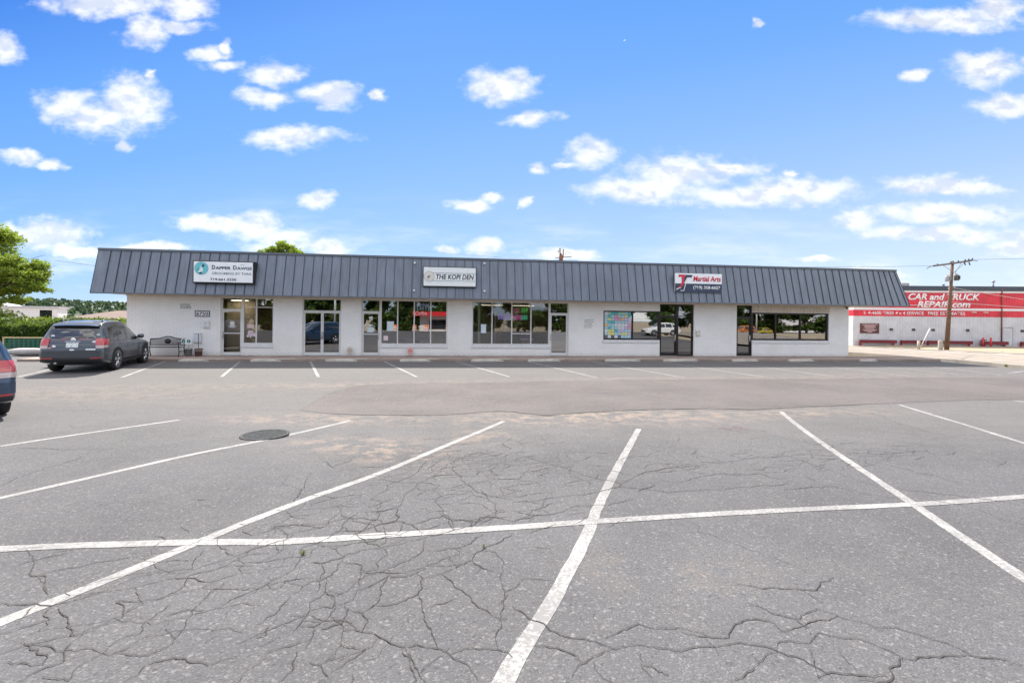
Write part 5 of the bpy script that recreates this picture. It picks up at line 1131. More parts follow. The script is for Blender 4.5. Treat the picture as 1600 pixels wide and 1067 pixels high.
    b.grid(wsf, 14, 8); b.build('windscreen', gm, root)
    # wheels
    RW = .345 if suv else .31
    for sx in (-1, 1):
        for yw in (-h+.98, h-.92):
            xo = c.xs(yw, .5)
            b = MB()                                       # black patch on the body side, standing in for the shaded wheel well
            def arc(u, v):
                a = math.pi*(-.08+1.16*u); rr = (RW+.065)*v; yy = yw+rr*math.cos(a); zz = max(.20, RW+rr*math.sin(a)); return (sx*(c.xs(yy, max(zz, .27))+.004), yy, zz)
            b.grid(arc, 18, 5); b.build('wheel_arch', M['ink'], root)
            b = MB()
            def lip(u, v):
                a = math.pi*(-.07+1.14*u); rr = RW+.06+.055*v; yy = yw+rr*math.cos(a); zz = RW+rr*math.sin(a); return (sx*(c.xs(yy, max(zz, .27))+.012), yy, zz)
            b.grid(lip, 22, 2); b.build('arch_trim', M['blackpl'] if suv else body, root)
            w = empty('wheel', (0, 0, 0), 0, None, None); w.parent = root; w.name = 'wheel'; cx = sx*(W/2-.105)
            b = MB(); b.lathe([(RW-.10, -.11), (RW-.02, -.115), (RW, -.08), (RW, .08), (RW-.02, .115), (RW-.10, .11)], (cx, yw, RW), 32, 'x'); b.build('tyre', M['tyre'], w)
            b = MB(); f_ = cx+sx*.085
            b.lathe([(RW-.10, f_-cx+sx*.02), (RW-.125, f_-cx), (RW-.13, f_-cx-sx*.08), (.0001, f_-cx-sx*.08)], (cx, yw, RW), 32, 'x')
            rim = b.build('rim', M['rimdark'], w)
            b = MB()
            for k in range(5):
                for dk in (-.14, .14):
                    a = 2*math.pi*k/5+dk+.3; b.tube([(f_+sx*.008, yw+.04*math.cos(a), RW+.04*math.sin(a)), (f_+sx*.012, yw+(RW-.105)*math.cos(a), RW+(RW-.105)*math.sin(a))], [.026, .02], 6)
            b.lathe([(.06, f_-cx+sx*.02), (.0001, f_-cx+sx*.025)], (cx, yw, RW), 14, 'x'); b.lathe([(RW-.095, f_-cx+sx*.022), (RW-.118, f_-cx+sx*.018)], (cx, yw, RW), 32, 'x')
            b.build('spokes', M['rim'], rim)
    # mirrors
    for sx in (-1, 1):
        yy = h-1.62; b = MB(); x_ = c.xs(yy, zb+.02); b.lathe([(.0001, -.1), (.06, -.09), (.085, -.03), (.085, .05), (.06, .09), (.0001, .1)], (sx*(x_+.12), yy, zb+.06), 12, 'x'); b.box(sx*(x_+.04)-.05, sx*(x_+.04)+.05, yy-.03, yy+.03, zb, zb+.05); b.build('wing_mirror', body, root)
    # lamps
    for sx in (-1, 1):
        lo, mi, hi = (.80, .90, 1.12) if suv else (.72, .82, .96)
        rear(sx*W*.345, sx*W*.462, lo, mi, 'tail_lamp', M['lampw'], off=.022, nu=6); rear(sx*W*.335, sx*W*.458, mi+.003, hi, 'tail_lamp', M['lampr'], off=.026, nu=6)
        side([(-h+.06, lo+.02), (-h+.24, lo+.03), (-h+.24, mi), (-h+.07, mi)], sx, 'tail_lamp', M['lampw'], off=.012, nu=5); side([(-h+.07, mi+.003), (-h+.25, mi+.003), (-h+.36, hi-.02), (-h+.11, hi-.01)], sx, 'tail_lamp', M['lampr'], off=.014, nu=6)
        rear(sx*W*.27, sx*W*.44, .44, .50, 'reflector', M['lampr'], off=.03, nu=5, nv=2)
        rear(sx*W*.26, sx*W*.43, .66 if suv else .60, .80 if suv else .70, 'headlight', M['lampw'], end=1, off=.014, nu=6)
    rear(-.55, .55, .46, .62, 'grille', M['ink'], end=1, off=.012)
    rear(-.84*W/1.8, .84*W/1.8, .50, .70, 'bumper', body, off=.045, nu=24, nv=4); rear(-.80*W/1.8, .80*W/1.8, .36, .46, 'bumper', M['blackpl'], off=.035, nu=24, nv=2)
    if detail:
        rear(-.60, .60, .705, .715, 'shut_line', M['ink'], off=.009, nv=1); rear(-.46, -.455, .72, 1.0, 'shut_line', M['ink'], off=.006, nu=1) 
        pz = .83 if suv else .74
        p = rear(-.16, .16, pz, pz+.15, 'number_plate', M['plate'], off=.024, nu=2, nv=2)
        rear(-.20, .20, pz+.185, pz+.20, 'chrome_strip', M['rim'], off=.016, nu=6, nv=1)
        b = MB(); e = c.ry(0, pz+.245); b.lathe([(.0001, 0), (.075, 0), (.075, .012), (.0001, .014)], (0, e-.03, pz+.245), 20, 'y'); em_ = b.build('emblem', M['rim'], root)
        # wiper, spoiler
        b = MB(); y1, y2 = c.ry(0, 1.15)-.02, c.ry(.3, 1.22)-.02; b.tube([(0, y1, 1.14 if suv else 1.0), (.38, y2, 1.20 if suv else 1.06)], .009, 5); b.build('wiper', M['ink'], root)
        zr = 1.60 if suv else 1.38; b = MB(); yr = c.ry(0, zr-.03)
        b.grid(lambda u, v: ((-.60+1.2*u), yr-.20*(1-v)+.03*abs(2*u-1)**2+.02, zr-.045+.05*v-.025*abs(2*u-1)**3), 16, 4); b.grid(lambda u, v: ((-.60+1.2*u), yr-.20+.16*v+.03*abs(2*u-1)**2+.02, zr-.046-.03*v-.025*abs(2*u-1)**3), 16, 3); b.build('spoiler', body, root)
        if rails:
            for sx in (-1, 1):
                b = MB(); xr = W/2*.60; pts = [(sx*xr, -h+.62, c.zt(-h+.62, xr)), (sx*xr, -h+.80, c.zt(-h+.80, xr)+.055), (sx*xr, -h+1.5, c.zt(-h+1.5, xr)+.06), (sx*xr, -h+2.1, c.zt(-h+2.1, xr)+.055), (sx*xr, -h+2.35, c.zt(-h+2.35, xr))]; b.tube(pts, .018, 6); b.build('roof_rail', M['black'], root)
        b = MB(); b.tube([(-.45, -h+.05, .33), (-.45, -h+.35, .33)], .035, 10); b.build('exhaust', M['metal'], root)
        b = MB(); b.box(-.7, .7, -h+.35, h-.4, .235, .34); b.build('underbody', M['ink'], root)
    return root, c
def paintm(name, col, metal=.5): return mat(name, col, .28, metal=metal, coat=.8)
M['carglass'] = mat('tinted_car_glass', (.012, .016, .018), .03, spec=.9, coat=1.0)
M['tyre'] = mat('tyre_rubber', (.018, .018, .018), .8, noise=.2, nscale=20); M['rim'] = mat('silver_alloy', (.62, .63, .64), .25, metal=.9); M['rimdark'] = mat('dark_rim', (.03, .03, .032), .5)
M['lampr'] = mat('red_lamp', (.46, .045, .05), .12, coat=1); M['lampw'] = mat('clear_lamp', (.48, .38, .36), .12, coat=1); M['plate'] = paper_material('plate', (.72, .74, .74), (.10, .22, .20), 26)
dk = paintm('dark_grey_blue_paint', (.065, .074, .088), .4)
ang = math.atan2(1.25, 2.9)+R(-2.5)
rr = Vector((math.cos(ang), math.sin(ang))); fw = Vector((-math.sin(ang), math.cos(ang)))
c0 = Vector((-14.43, 17.371)) - rr*.80 + fw*(2.3-.98)      # right rear wheel touches the ground here
suv, sc = car('parked_car', 'dark grey estate SUV with roof rails parked nose to the sidewalk beside the bench', (c0.x, c0.y, T(c0.x, c0.y)), ang, dk, 'suv', 4.6, 1.8, group='cars parked on the lot')
suv.scale = (1.04, 1.02, 1.045); suv.location.x -= .12; suv.location.y -= .05
def stick(x0, x1, z0, z1, nm, m, shape='r'):
    b = MB(); e = sc.ry((x0+x1)/2, (z0+z1)/2)-.014; 
    if shape == 'r': b.poly([(x0, z0), (x1, z0), (x1, z1), (x0, z1)], e, .003)
    else: b.poly(circ((x0+x1)/2, (z0+z1)/2, (z1-z0)/2, 14, sx=(x1-x0)/(z1-z0)), e, .003)
    b.build(nm, m, suv)
stick(.36, .62, .745, .795, 'bumper_sticker', M['signw']); stick(.50, .68, .985, 1.05, 'bumper_sticker', M['signw'], 'c'); stick(-.60, -.50, 1.16, 1.25, 'bumper_sticker', M['signw'], 'c')
stick(.58, .68, 1.2, 1.28, 'bumper_sticker', mat('pale_green', (.5, .65, .6), .5), 'c'); stick(-.52, -.42, .84, .92, 'bumper_sticker', M['signw'], 'c'); stick(-.62, -.52, .80, .85, 'bumper_sticker', mat('pink_st', (.6, .3, .32), .5), 'c'); stick(-.07, .07, .735, .79, 'bumper_sticker', M['signw'], 'c')
bl2 = paintm('steel_blue_paint', (.030, .062, .11), .4)
car('parked_car', 'steel blue car cut off by the left edge of the photo, red tail lamp showing', (-11.72, 9.42, T(-11.72, 9.42)), R(58), bl2, 'suv', 4.5, 1.84, group='cars parked on the lot', rails=False)

# ------------------------------------------------------------------ trees and hedges
def leaves(mb, c, rad, n, size, rnd, shell=.45, flat=1.0):
    """many small folded leaves spread through an uneven ellipsoid"""
    for k in range(n):
        while True:
            d = Vector((rnd.gauss(0, 1), rnd.gauss(0, 1), rnd.gauss(0, 1)))
            if d.length > .01: break
        d.normalize(); r_ = shell+(1-shell)*rnd.random()**.6
        r_ *= 1+.22*math.sin(d.x*5+c[0])*math.sin(d.y*5+c[1]*2)+.15*math.sin(d.z*9+c[2])
        p = Vector(c)+Vector((d.x*rad[0], d.y*rad[1], d.z*rad[2]))*r_
        u = Vector((rnd.gauss(0, 1), rnd.gauss(0, 1), rnd.gauss(0, .7)*flat)).normalized(); w = u.cross(Vector((rnd.gauss(0, 1), rnd.gauss(0, 1), rnd.gauss(0, 1)))).normalized()
        s = size*rnd.uniform(.6, 1.3); a = p+u*s; b_ = p+w*s*.42; cc = p-u*s; dd = p-w*s*.42
        i = len(mb.v); mb.v += [tuple(a), tuple(b_), tuple(cc), tuple(dd)]; mb.f.append((i, i+1, i+2, i+3)); mb.mi.append(0); mb.sm.append(False)
def tree(name, label, x, y, z, trunk_h, blobs, nleaf, size, lm, seed=1, group=None, tr=.22, cat='tree'):
    rnd = random.Random(seed); t = empty(name, (x, y, z), 0, label, cat, group)
    b = MB(); top = Vector((rnd.uniform(-.3, .3), rnd.uniform(-.3, .3), trunk_h)); b.tube([(0, 0, -.2), (0, 0, .15), top*.5, top], [tr*1.5, tr, tr*.8, tr*.6], 10)
    for c, r_ in blobs:
        c = Vector(c); m_ = top.lerp(c, .5)+Vector((rnd.uniform(-.3, .3), rnd.uniform(-.3, .3), .2)); b.tube([top*.8, m_, c], [tr*.5, tr*.3, tr*.12], 6)
        for k in range(5):
            e = c+Vector((rnd.gauss(0, .5)*r_[0], rnd.gauss(0, .5)*r_[1], rnd.uniform(-.2, .8)*r_[2])); b.tube([m_, m_.lerp(e, .6)+Vector((0, 0, .15)), e], [tr*.18, tr*.1, tr*.04], 5, False)
    b.build('trunk', M['bark'], t, fix=False)
    vol = sum(r_[0]*r_[1]*r_[2] for c, r_ in blobs)**1; f = MB()
    for c, r_ in blobs:
        n = int(nleaf*(r_[0]*r_[1]*r_[2])/vol)
        for k in range(7):                                 # clumps inside every mass
            d = Vector((rnd.gauss(0, 1), rnd.gauss(0, 1), rnd.gauss(0, 1))).normalized(); q = rnd.uniform(.35, .8)
            cc = (c[0]+d.x*r_[0]*q, c[1]+d.y*r_[1]*q, c[2]+d.z*r_[2]*q); s_ = rnd.uniform(.3, .55); leaves(f, cc, (r_[0]*s_, r_[1]*s_, r_[2]*s_*.75), n//7, size, rnd, .2)
    f.build('crown', lm, t, fix=False); return t
M['leafl'] = leaf_material('leaf_bright', [(.13, .21, .025), (.28, .36, .05), (.40, .44, .08)], .5)
M['leafd'] = leaf_material('leaf_mid', [(.022, .05, .012), (.05, .09, .02), (.085, .12, .025)])
M['leafh'] = leaf_material('leaf_hedge', [(.03, .07, .02), (.07, .12, .025), (.14, .20, .035)])
M['leafy'] = leaf_material('leaf_yellow', [(.10, .15, .02), (.20, .25, .03), (.26, .27, .05)])
M['leafp'] = leaf_material('leaf_pine', [(.025, .05, .03), (.045, .08, .045), (.06, .10, .05)], .15)
def up(px, yy, py): r_ = (px-800)/F; return (r_*yy)         # only used to lay out the far row below
# the maple at the left edge of the picture, leaning over the hedge
tree('leafy_tree', 'bright green broadleaf tree leaning in from the left edge over the hedge', -39.5, 34.5, 0, 3.4,
     [((1.9, 0, 7.2), (2.1, 1.7, 1.4)), ((3.6, -.3, 5.9), (2.1, 1.7, 1.35)), ((2.6, .4, 5.0), (2.2, 1.7, 1.3)), ((4.6, -.5, 4.8), (1.8, 1.4, 1.1)), ((5.2, -.6, 4.0), (1.4, 1.2, .75)), ((3.8, 0, 4.0), (1.6, 1.3, .8)), ((3.0, -.6, 3.3), (1.6, 1.5, .75)), ((.5, 0, 5.0), (2.4, 2.2, 2.0)), ((-2.2, 0, 5.2), (2.4, 2.2, 2.2)), ((1.6, -.5, 2.9), (1.3, 1.1, .6))], 52000, .11, M['leafl'], 3)
tree('leafy_tree', 'green treetop rising just above the left half of the slate roof', -24.2, 49, 0, 6.0,
     [((-1.1, 0, 8.5), (1.3, 1.5, 1.2)), ((.7, 0, 8.9), (1.2, 1.4, 1.3)), ((2.2, 0, 8.3), (.9, 1.1, .95)), ((0, 0, 6.6), (2.6, 2.2, 1.3))], 11000, .15, M['leafl'], 5)
# hedge and shrubs on the left
def hedge(name, label, x0, x1, y, dep, h, z, n, lm, size=.09, seed=4, cat='hedge', slope=.13):
    rnd = random.Random(seed); t = empty(name, (x0, y, z), math.atan(slope), label, cat); L_ = x1-x0; f = MB()
    for k in range(n):
        x = rnd.uniform(0, L_); hh = h*(1+.10*math.sin(x*1.3)+.07*math.sin(x*3.7+1)+.05*math.sin(x*9)); q = rnd.random()
        if q < .55: p = Vector((x, -rnd.random()**2*.25+0, rnd.uniform(0, hh)))
        elif q < .9: p = Vector((x, rnd.uniform(0, dep), hh+rnd.gauss(-.05, .09)))
        else: p = Vector((x, rnd.uniform(0, dep), rnd.uniform(0, hh)))
        u = Vector((rnd.gauss(0, 1), rnd.gauss(0, 1), rnd.gauss(0, 1))).normalized(); w = u.cross(Vector((rnd.gauss(0, 1), rnd.gauss(0, 1), rnd.gauss(0, 1)))).normalized(); s = size*rnd.uniform(.6, 1.3)
        i = len(f.v); f.v += [tuple(p+u*s), tuple(p+w*s*.5), tuple(p-u*s), tuple(p-w*s*.5)]; f.f.append((i, i+1, i+2, i+3)); f.mi.append(0); f.sm.append(False)
    f.build('foliage', lm, t, fix=False)
    b = MB()
    for k in range(int(L_/.6)):
        x = .3+k*.6+rnd.uniform(-.15, .15); b.tube([(x, dep*.5, 0), (x+rnd.uniform(-.2, .2), dep*.5, h*.8)], [.035, .015], 5)
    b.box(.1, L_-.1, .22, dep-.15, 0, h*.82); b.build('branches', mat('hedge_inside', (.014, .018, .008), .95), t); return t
hedge('clipped_hedge', 'long dark green clipped hedge behind the green lattice panel', -38, -22.0, 27.6, 1.6, 1.52, .02, 26000, M['leafh'], .085)
hedge('low_hedge', 'low yellowish green hedge between the dark SUV roof and the far brown roofs', -36, -20.5, 34.5, 1.8, 1.55, -.05, 13000, M['leafy'], .11, 9, slope=.06)
rnd = random.Random(21)
for i, (x, y, h, lab) in enumerate([(-37.5, 31.5, 2.3, 'rounded light green shrub under the leaning tree at the far left'), (-34.4, 31.3, 2.35, 'rounded light green shrub in front of the white house'), (-26.4, 36, 2.15, 'yellowish shrub sticking up above the SUV roof'), (-24.8, 28.4, 1.55, 'small yellow green shrub against the left corner of the shops')]):
    t = empty('round_shrub', (x, y, 0), 0, lab, 'shrub', 'shrubs by the hedge'); f = MB()
    for k in range(6): leaves(f, (rnd.gauss(0, .5), rnd.gauss(0, .4), h*.62+rnd.gauss(0, .12)), (1.0, .8, h*.40), 900, .09, rnd, .3)
    f.build('foliage', M['leafy'] if i else M['leafl'], t, fix=False); b = MB()
    for k in range(5): b.tube([(0, 0, 0), (rnd.gauss(0, .4), rnd.gauss(0, .3), h*.7)], [.04, .015], 5)
    b.build('stems', M['bark'], t)
# green lattice crate in front of the hedge
a_, b__ = Vector(D_left[0]), Vector(D_left[1]); 
lt = empty('lattice_panel', (a_.x, a_.y-.05, T(*a_)), math.atan2(.12, 1), 'green plastic lattice panel with a yellowish wooden rail in front of the hedge', 'lattice panel')
wL, hL = 3.4, .62; gp = mat('green_plastic', (.008, .13, .075), .45)
b = MB()
nx, nz_ = 14, 4
for k in range(nx+1): x = k*wL/nx; b.box(x-.045, x+.045, -.01, .01, .02, hL)
for k in range(nz_+1): z = .03+k*(hL-.05)/nz_; b.box(0, wL, -.022, -.0105, z-.03, z+.03)
b.build('lattice', gp, lt)
wdn = mat('pale_timber', (.55, .42, .22), .8, noise=.2)
b = MB(); b.box(-.1, wL+.1, -.05, .05, hL+.002, hL+.06); b.build('rail', wdn, lt)
for xx in (-.09, wL+.02): b = MB(); b.box(xx, xx+.07, -.04, .04, 0, hL); b.build('post', wdn, lt)
b = MB(); b.box(-.05, wL+.05, .45, .5, 0, hL-.1); b.build('back_board', M['ink'], lt)
M['sack'] = concrete_material('grey_sack', (.40, .38, .37), (.2, .19, .18), .35, 2)
def sack(x, y, L_, lab):
    s = empty('concrete_log', (x, y, T(x, y)), .18, lab, 'concrete log', 'grey concrete logs on the lot edge'); b = MB(); n = 16
    b.grid(lambda u, v: ((u-.5)*L_, .26*math.cos(2*math.pi*v)*(1-abs(2*u-1)**3.2)**.6*1.1, .19+.19*math.sin(2*math.pi*v)*(1-abs(2*u-1)**3.2)**.6), 22, 16); b.build('block', M['sack'], s)
sack(-23.0, 22.55, 1.75, 'longer rounded grey concrete log lying in front of the green lattice'); sack(-21.35, 23.2, 1.5, 'shorter pale rounded concrete log half hidden behind the dark SUV')
# far left: white flat-roofed house, brown roofs, wooded ridge
def simple_house(name, label, x, y, w, d, h, wallm, roofm, pitch=0, rz=0, wins=(), z=None):
    hz = (T(x, y) if z is None else z); s = empty(name, (x, y, hz), rz, label, 'house'); b = MB(); b.box(-w/2, w/2, 0, d, -1, h); b.build('wall', wallm, s); b = MB()
    if pitch:
        o = .5; b.quad((-w/2-o, -o, h), (w/2+o, -o, h), (w/2-d*.4, d/2, h+pitch), (-w/2+d*.4, d/2, h+pitch)); b.quad((w/2+o, d+o, h), (-w/2-o, d+o, h), (-w/2+d*.4, d/2, h+pitch), (w/2-d*.4, d/2, h+pitch))
        b.quad((w/2+o, -o, h), (w/2+o, d+o, h), (w/2-d*.4, d/2, h+pitch)); b.quad((-w/2-o, d+o, h), (-w/2-o, -o, h), (-w/2+d*.4, d/2, h+pitch)); b.quad((-w/2-o, -o, h-.002), (-w/2-o, d+o, h-.002), (w/2+o, d+o, h-.002), (w/2+o, -o, h-.002))
    else: b.box(-w/2-.15, w/2+.15, -.15, d+.15, h, h+.25)
    b.build('roof', roofm, s)
    for (a, c, e, f) in wins:
        fr = MB(); fr.box(a-.07, c+.07, -.03, -.002, e-.07, f+.07); g = fr.build('window', M['alu'], s); p = MB(); p.box(a, c, -.04, -.032, e, f); p.build('pane', M['carglass'], g)
    return s
M['wallw'] = mat('white_stucco', (.66, .65, .66), .7, noise=.08); M['roofb'] = mat('brown_shingle', (.13, .085, .068), .85, noise=.25, nscale=2); M['roofg'] = mat('grey_roof', (.42, .42, .46), .6)
simple_house('white_house', 'white flat roofed house with a dark window above the hedge on the left', -65.3, 61.3, 9.5, 6, 3.35, M['wallw'], M['roofg'], 0, .6, wins=((3.0, 4.2, 1.0, 3.1), (-3, -1.5, 1, 2.6)))
simple_house('white_house', 'pale long house with a light roof at the left edge behind the leaning tree', -80, 62, 18, 9, 3.2, mat('tan_wall', (.42, .40, .36), .8), M['wallw'], 1.5)
for i, (x, y, w, p, l) in enumerate(((-76, 92, 20, 1.6, 'brown low pitched roof right of the white house'), (-62, 96, 18, 1.5, 'brown hipped roof in the middle of the far row of roofs'), (-74, 122, 30, 1.3, 'long brown roof at the back of the far row of roofs'), (-88, 150, 40, 1.4, 'farthest grey brown roof just below the wooded ridge'))):
    simple_house('far_house', l, x, y, w, 12, 1.9+.1*i, mat('far_wall', (.35, .28, .22), .8), M['roofb'] if i < 3 else mat('grey_brown_roof', (.30, .23, .20), .8, noise=.2), p, .05)
def ridge_z(x, y):
    d = math.hypot(x, y); return -6+12.5*sst(200, 430, d)*(1+.12*math.sin(x*.011)+.1*math.sin(x*.023+2))
xs_ = frange(-900, 900, 30)+[900]; ys_ = frange(180, 620, 20)
h_ = sheet(xs_, ys_, 0, 'hills', mat('hill_ground', (.045, .065, .035), .95, noise=.3, nscale=.02), ridge_z)
f = MB(); rnd = random.Random(31)
for k in range(2600):
    if k < 2000: x = rnd.uniform(-480, -190); y = rnd.uniform(240, 450)
    else: x = rnd.uniform(-480, 620); y = rnd.uniform(330, 440)
    z = ridge_z(x, y); H_ = rnd.uniform(2.5, 5)
    if z < -2: continue
    for j in range(20):
        a = rnd.uniform(0, 6.28); q = rnd.random(); r_ = H_*.42*(1-q*.75)*rnd.uniform(.5, 1); p = Vector((x+r_*math.cos(a), y+r_*math.sin(a), z+H_*(.15+.85*q)))
        u = Vector((rnd.gauss(0, 1), rnd.gauss(0, 1), rnd.gauss(0, 1))).normalized(); w = u.cross(Vector((rnd.gauss(0, 1), rnd.gauss(0, 1), 1))).normalized(); s = rnd.uniform(.6, 1.2)
        f.quad(p+u*s, p+w*s*.8, p-u*s, p-w*s*.8)
o = f.build('woodland', leaf_material('far_pine', [(.045, .085, .07), (.06, .11, .085), (.085, .13, .08)], .15), fix=False); tag(o, 'blue green pine woods along the far ridge on the left', 'woodland', kind='stuff')
# ------------------------------------------------------------------ red and white repair shop across the side street
RY = math.atan2(D_redbase[1][1]-D_redbase[0][1]-7.0, D_redbase[1][0]-D_redbase[0][0])
gxr, gyr = 41.2, 57.2; zr = T(gxr, gyr)-.02
rs = empty('repair_shop', (gxr, gyr, zr), R(-3.0), 'long white corrugated metal repair shop with red bands and red lettered upper wall', 'building')
RW_, RD_, RH_ = 46, 26, 7.1
M['cor_w'] = ribbed_material('white_corrugated', (.60, .60, .62), .32); M['cor_r'] = ribbed_material('red_corrugated', (.66, .025, .05), .32, dirt=.25); M['cor_d'] = ribbed_material('dark_slate_roof_band', (.045, .06, .085), .32, rough=.5); M['wb'] = mat('white_band', (.68, .67, .68), .5, noise=.05)
def band(z0, z1, m, nm, y=0): b = MB(); b.box(0, RW_, y, RD_, z0, z1); return b.build(nm, m, rs)
zz = lambda camz: camz+2.0-zr
band(-.6, zz(.96), M['cor_w'], 'wall'); band(zz(.96)+.001, zz(1.70), M['cor_r'], 'lower_red_band', -.02); band(zz(1.70)+.001, zz(1.97), M['wb'], 'white_band', -.05); band(zz(1.97)+.001, zz(3.83), M['cor_r'], 'upper_red_wall', -.01); band(zz(3.83)+.001, zz(4.06), M['wb'], 'white_band', -.05)
b = MB(); b.box(-.2, RW_+.2, -.12, RD_+.2, zz(4.06)+.001, zz(4.62)); b.build('roof', M['cor_d'], rs)
# side wall facing the shops (sun-warmed) is the end of the same boxes; window, dark board, rails
b = MB(); b.box(-.03, -.002, 2.0, 5.2, 1.4, 3.0); b.build('side_window', M['carglass'], rs)
b = MB(); b.box(.8, 3.0, -.06, -.005, 1.35, 2.55); bd = b.build('notice_board', mat('maroon_board', (.10, .03, .03), .5), rs)
b = MB(); r_ = random.Random(8)
for k, wl_ in enumerate((.9, .6, .7, .5, .8, .6, .25)): b.box(1.9-wl_, 1.9+wl_, -.072, -.0615, 2.36-k*.15, 2.43-k*.15)
b.build('lettering', mat('pale_pink_print', (.62, .42, .42), .6), bd)
def onwall(px, py0, py1):                                  # photo column to wall coordinate
    return None
def rx(px):                                                # along-wall metre of a photo column
    u = (px-800)/F; a = R(-3.0); return (u*gyr-gxr)/(math.cos(a)-u*math.sin(a))
text_mesh('lettering', 'CAR and TRUCK', M['white'], rs, rx(1418.5), rx(1530.5), zz(2.93), zz(3.72), -.045, shear=.25, bold=.03, t=.02)
text_mesh('lettering', 'REPAIR.com', M['white'], rs, rx(1432.5), rx(1515.5), zz(2.06), zz(2.80), -.045, shear=.25, bold=.03, t=.02)
for tx, a, c in (('5', 1349, 1351.8), ('4-4600 TIRES', 1356, 1396), ('4 x 4 SERVICE', 1398.5, 1443), ('FREE ESTIMATES', 1449.5, 1507.5)):
    text_mesh('lettering', tx, M['white'], rs, rx(a), rx(c), zz(1.15), zz(1.52), -.05, bold=.006, t=.02)
for k, (a, c) in enumerate(((1341, 1397), (1404.5, 1441), (1446, 1515), (1534, 1570), (1591, 1640))):
    b = MB(); b.box(rx(a), rx(c), -.5, -.25, .20, .58); r1 = b.build('guard_rail', mat('dark_red_rail', (.17, .012, .02), .5), rs)
    b = MB(); n_ = max(2, int((rx(c)-rx(a))/2.2)+1)
    for j in range(n_): q = rx(a)+.1+(rx(c)-rx(a)-.35)*j/(n_-1); b.box(q, q+.15, -.24, -.1, -.3, .5)
    b.build('rail_post', M['red'], r1)
for px in (1392.5, 1427.3, 1457.8, 1511.8, 1597):
    x = rx(px); b = MB(); b.box(x-.16, x+.16, -.08, -.002, 1.85, 1.98); b.box(x-.16, x-.06, -.09, -.002, 1.70, 1.85); b.box(x+.06, x+.16, -.09, -.002, 1.70, 1.85); b.build('vent', M['dark'], rs)
b = MB(); x0, x1 = rx(1566.5), rx(1582); b.box(x0, x1, -.03, -.002, .05, 2.15); dd = b.build('door', M['cor_w'], rs)
b = MB(); b.box(x0-.06, x0, -.05, -.002, .05, 2.2); b.box(x1, x1+.06, -.05, -.002, .05, 2.2); b.box(x0-.06, x1+.06, -.05, -.002, 2.2, 2.27); b.build('door_trim', M['grey'], dd)
b = MB(); b.tube([(rx(1564.3), -.08, .2), (rx(1564.3), -.08, 6.9)], .06, 6); b.build('downpipe', M['rust'], rs)
for px in (1524, 1536): b = MB(); b.tube([(rx(px), -1.0, -.3), (rx(px), -1.0, 1.05)], .09, 10); tag_ = b.build('bollard', M['red'], rs)
b = MB()
for k in range(4): x = rx(1527+k*2.2); b.tube([(x, -.4, 0), (x, -.4, .7+.12*(k % 2)), (x+.25, -.4, .7)], .05, 6)
b.build('gas_meter', mat('dull_maroon', (.16, .06, .07), .6), rs)
for px, z in ((1521, 3.95), (1539.5, 3.95)): x = rx(px); b = MB(); b.box(x-.25, x+.25, -.12, -.02, z, z+.08); b.build('wall_lamp', M['whitew'], rs)
x = (rx(1443.5), rx(1456)); hv = MB(); hv.box(x[0], x[1], 3.5, 5.5, zz(4.62), zz(5.25)); hvo = hv.build('rooftop_unit', mat('tan_grey_metal', (.42, .40, .37), .6, noise=.1), rs)
x = rx(1564); b = MB(); b.tube([(x, 1, zz(4.6)), (x, 1, zz(5.2))], .08, 8); b.lathe([(.16, zz(5.2)), (.2, zz(5.35)), (.0001, zz(5.45))], (x, 1, 0), 10); b.build('roof_vent', M['grey'], rs)
x = rx(1496); b = MB(); b.tube([(x, 2, zz(4.6)), (x, 2, zz(5.0))], .12, 8); b.lathe([(.22, zz(5.0)), (.0001, zz(5.1))], (x, 2, 0), 10); b.build('roof_vent', M['grey'], rs)
# ------------------------------------------------------------------ poles and wires
px0, py0 = D_pole; pz0 = T(px0, py0)
up_ = empty('utility_pole', (px0, py0, pz0), 0, 'tall brown wooden utility pole with crossarm and two transformers before the red repair shop', 'utility pole')
topx, topz = .50, 8.75
b = MB(); b.tube([(0, 0, -.3), (topx*.5, 0, topz*.5), (topx, 0, topz)], [.20, .165, .12], 14); b.build('pole', M['wood'], up_)
ca = (-1.35, -.0, topz-.52), (2.15, -.9, topz-.16)
b = MB(); b.tube([(-1.35, .1, topz-.50), (topx, -.2, topz-.24), (2.0, -.45, topz+.02)], .085, 4); b.build('crossarm', mat('grey_timber', (.11, .09, .08), .85, noise=.3), up_)
b = MB(); b.tube([(topx, -.2, topz-1.15), (1.45, -.38, topz-.12)], .03, 4); b.tube([(topx, -.2, topz-1.15), (-.55, -.05, topz-.42)], .03, 4); b.tube([(topx, -.25, topz-1.3), (1.1, -.33, topz-.15)], .03, 4); b.build('brace', M['grey'], up_)
b = MB()
for q in (-.95, -.2, .22, .6, .8, 1.0): xx = .5+q*1.5; zz_ = topz-.22+q*.26; b.lathe([(.0001, 0), (.05, .02), (.07, .08), (.04, .12), (.06, .18), (.0001, .22)], (xx, -.2-q*.3, zz_), 8)
b.tube([(-1.35, .1, topz-.5), (-1.75, .1, topz-.62), (-1.95, .15, topz-.78)], .035, 5); b.tube([(2.0, -.45, topz+.02), (2.5, -.5, topz-.03)], .03, 5)
for q in (1.3, 1.75): b.tube([(q, -.4, topz-.15), (q+.12, -.4, topz-.45)], .05, 6)
b.build('insulator', mat('glazed_insulator', (.05, .05, .055), .3), up_)
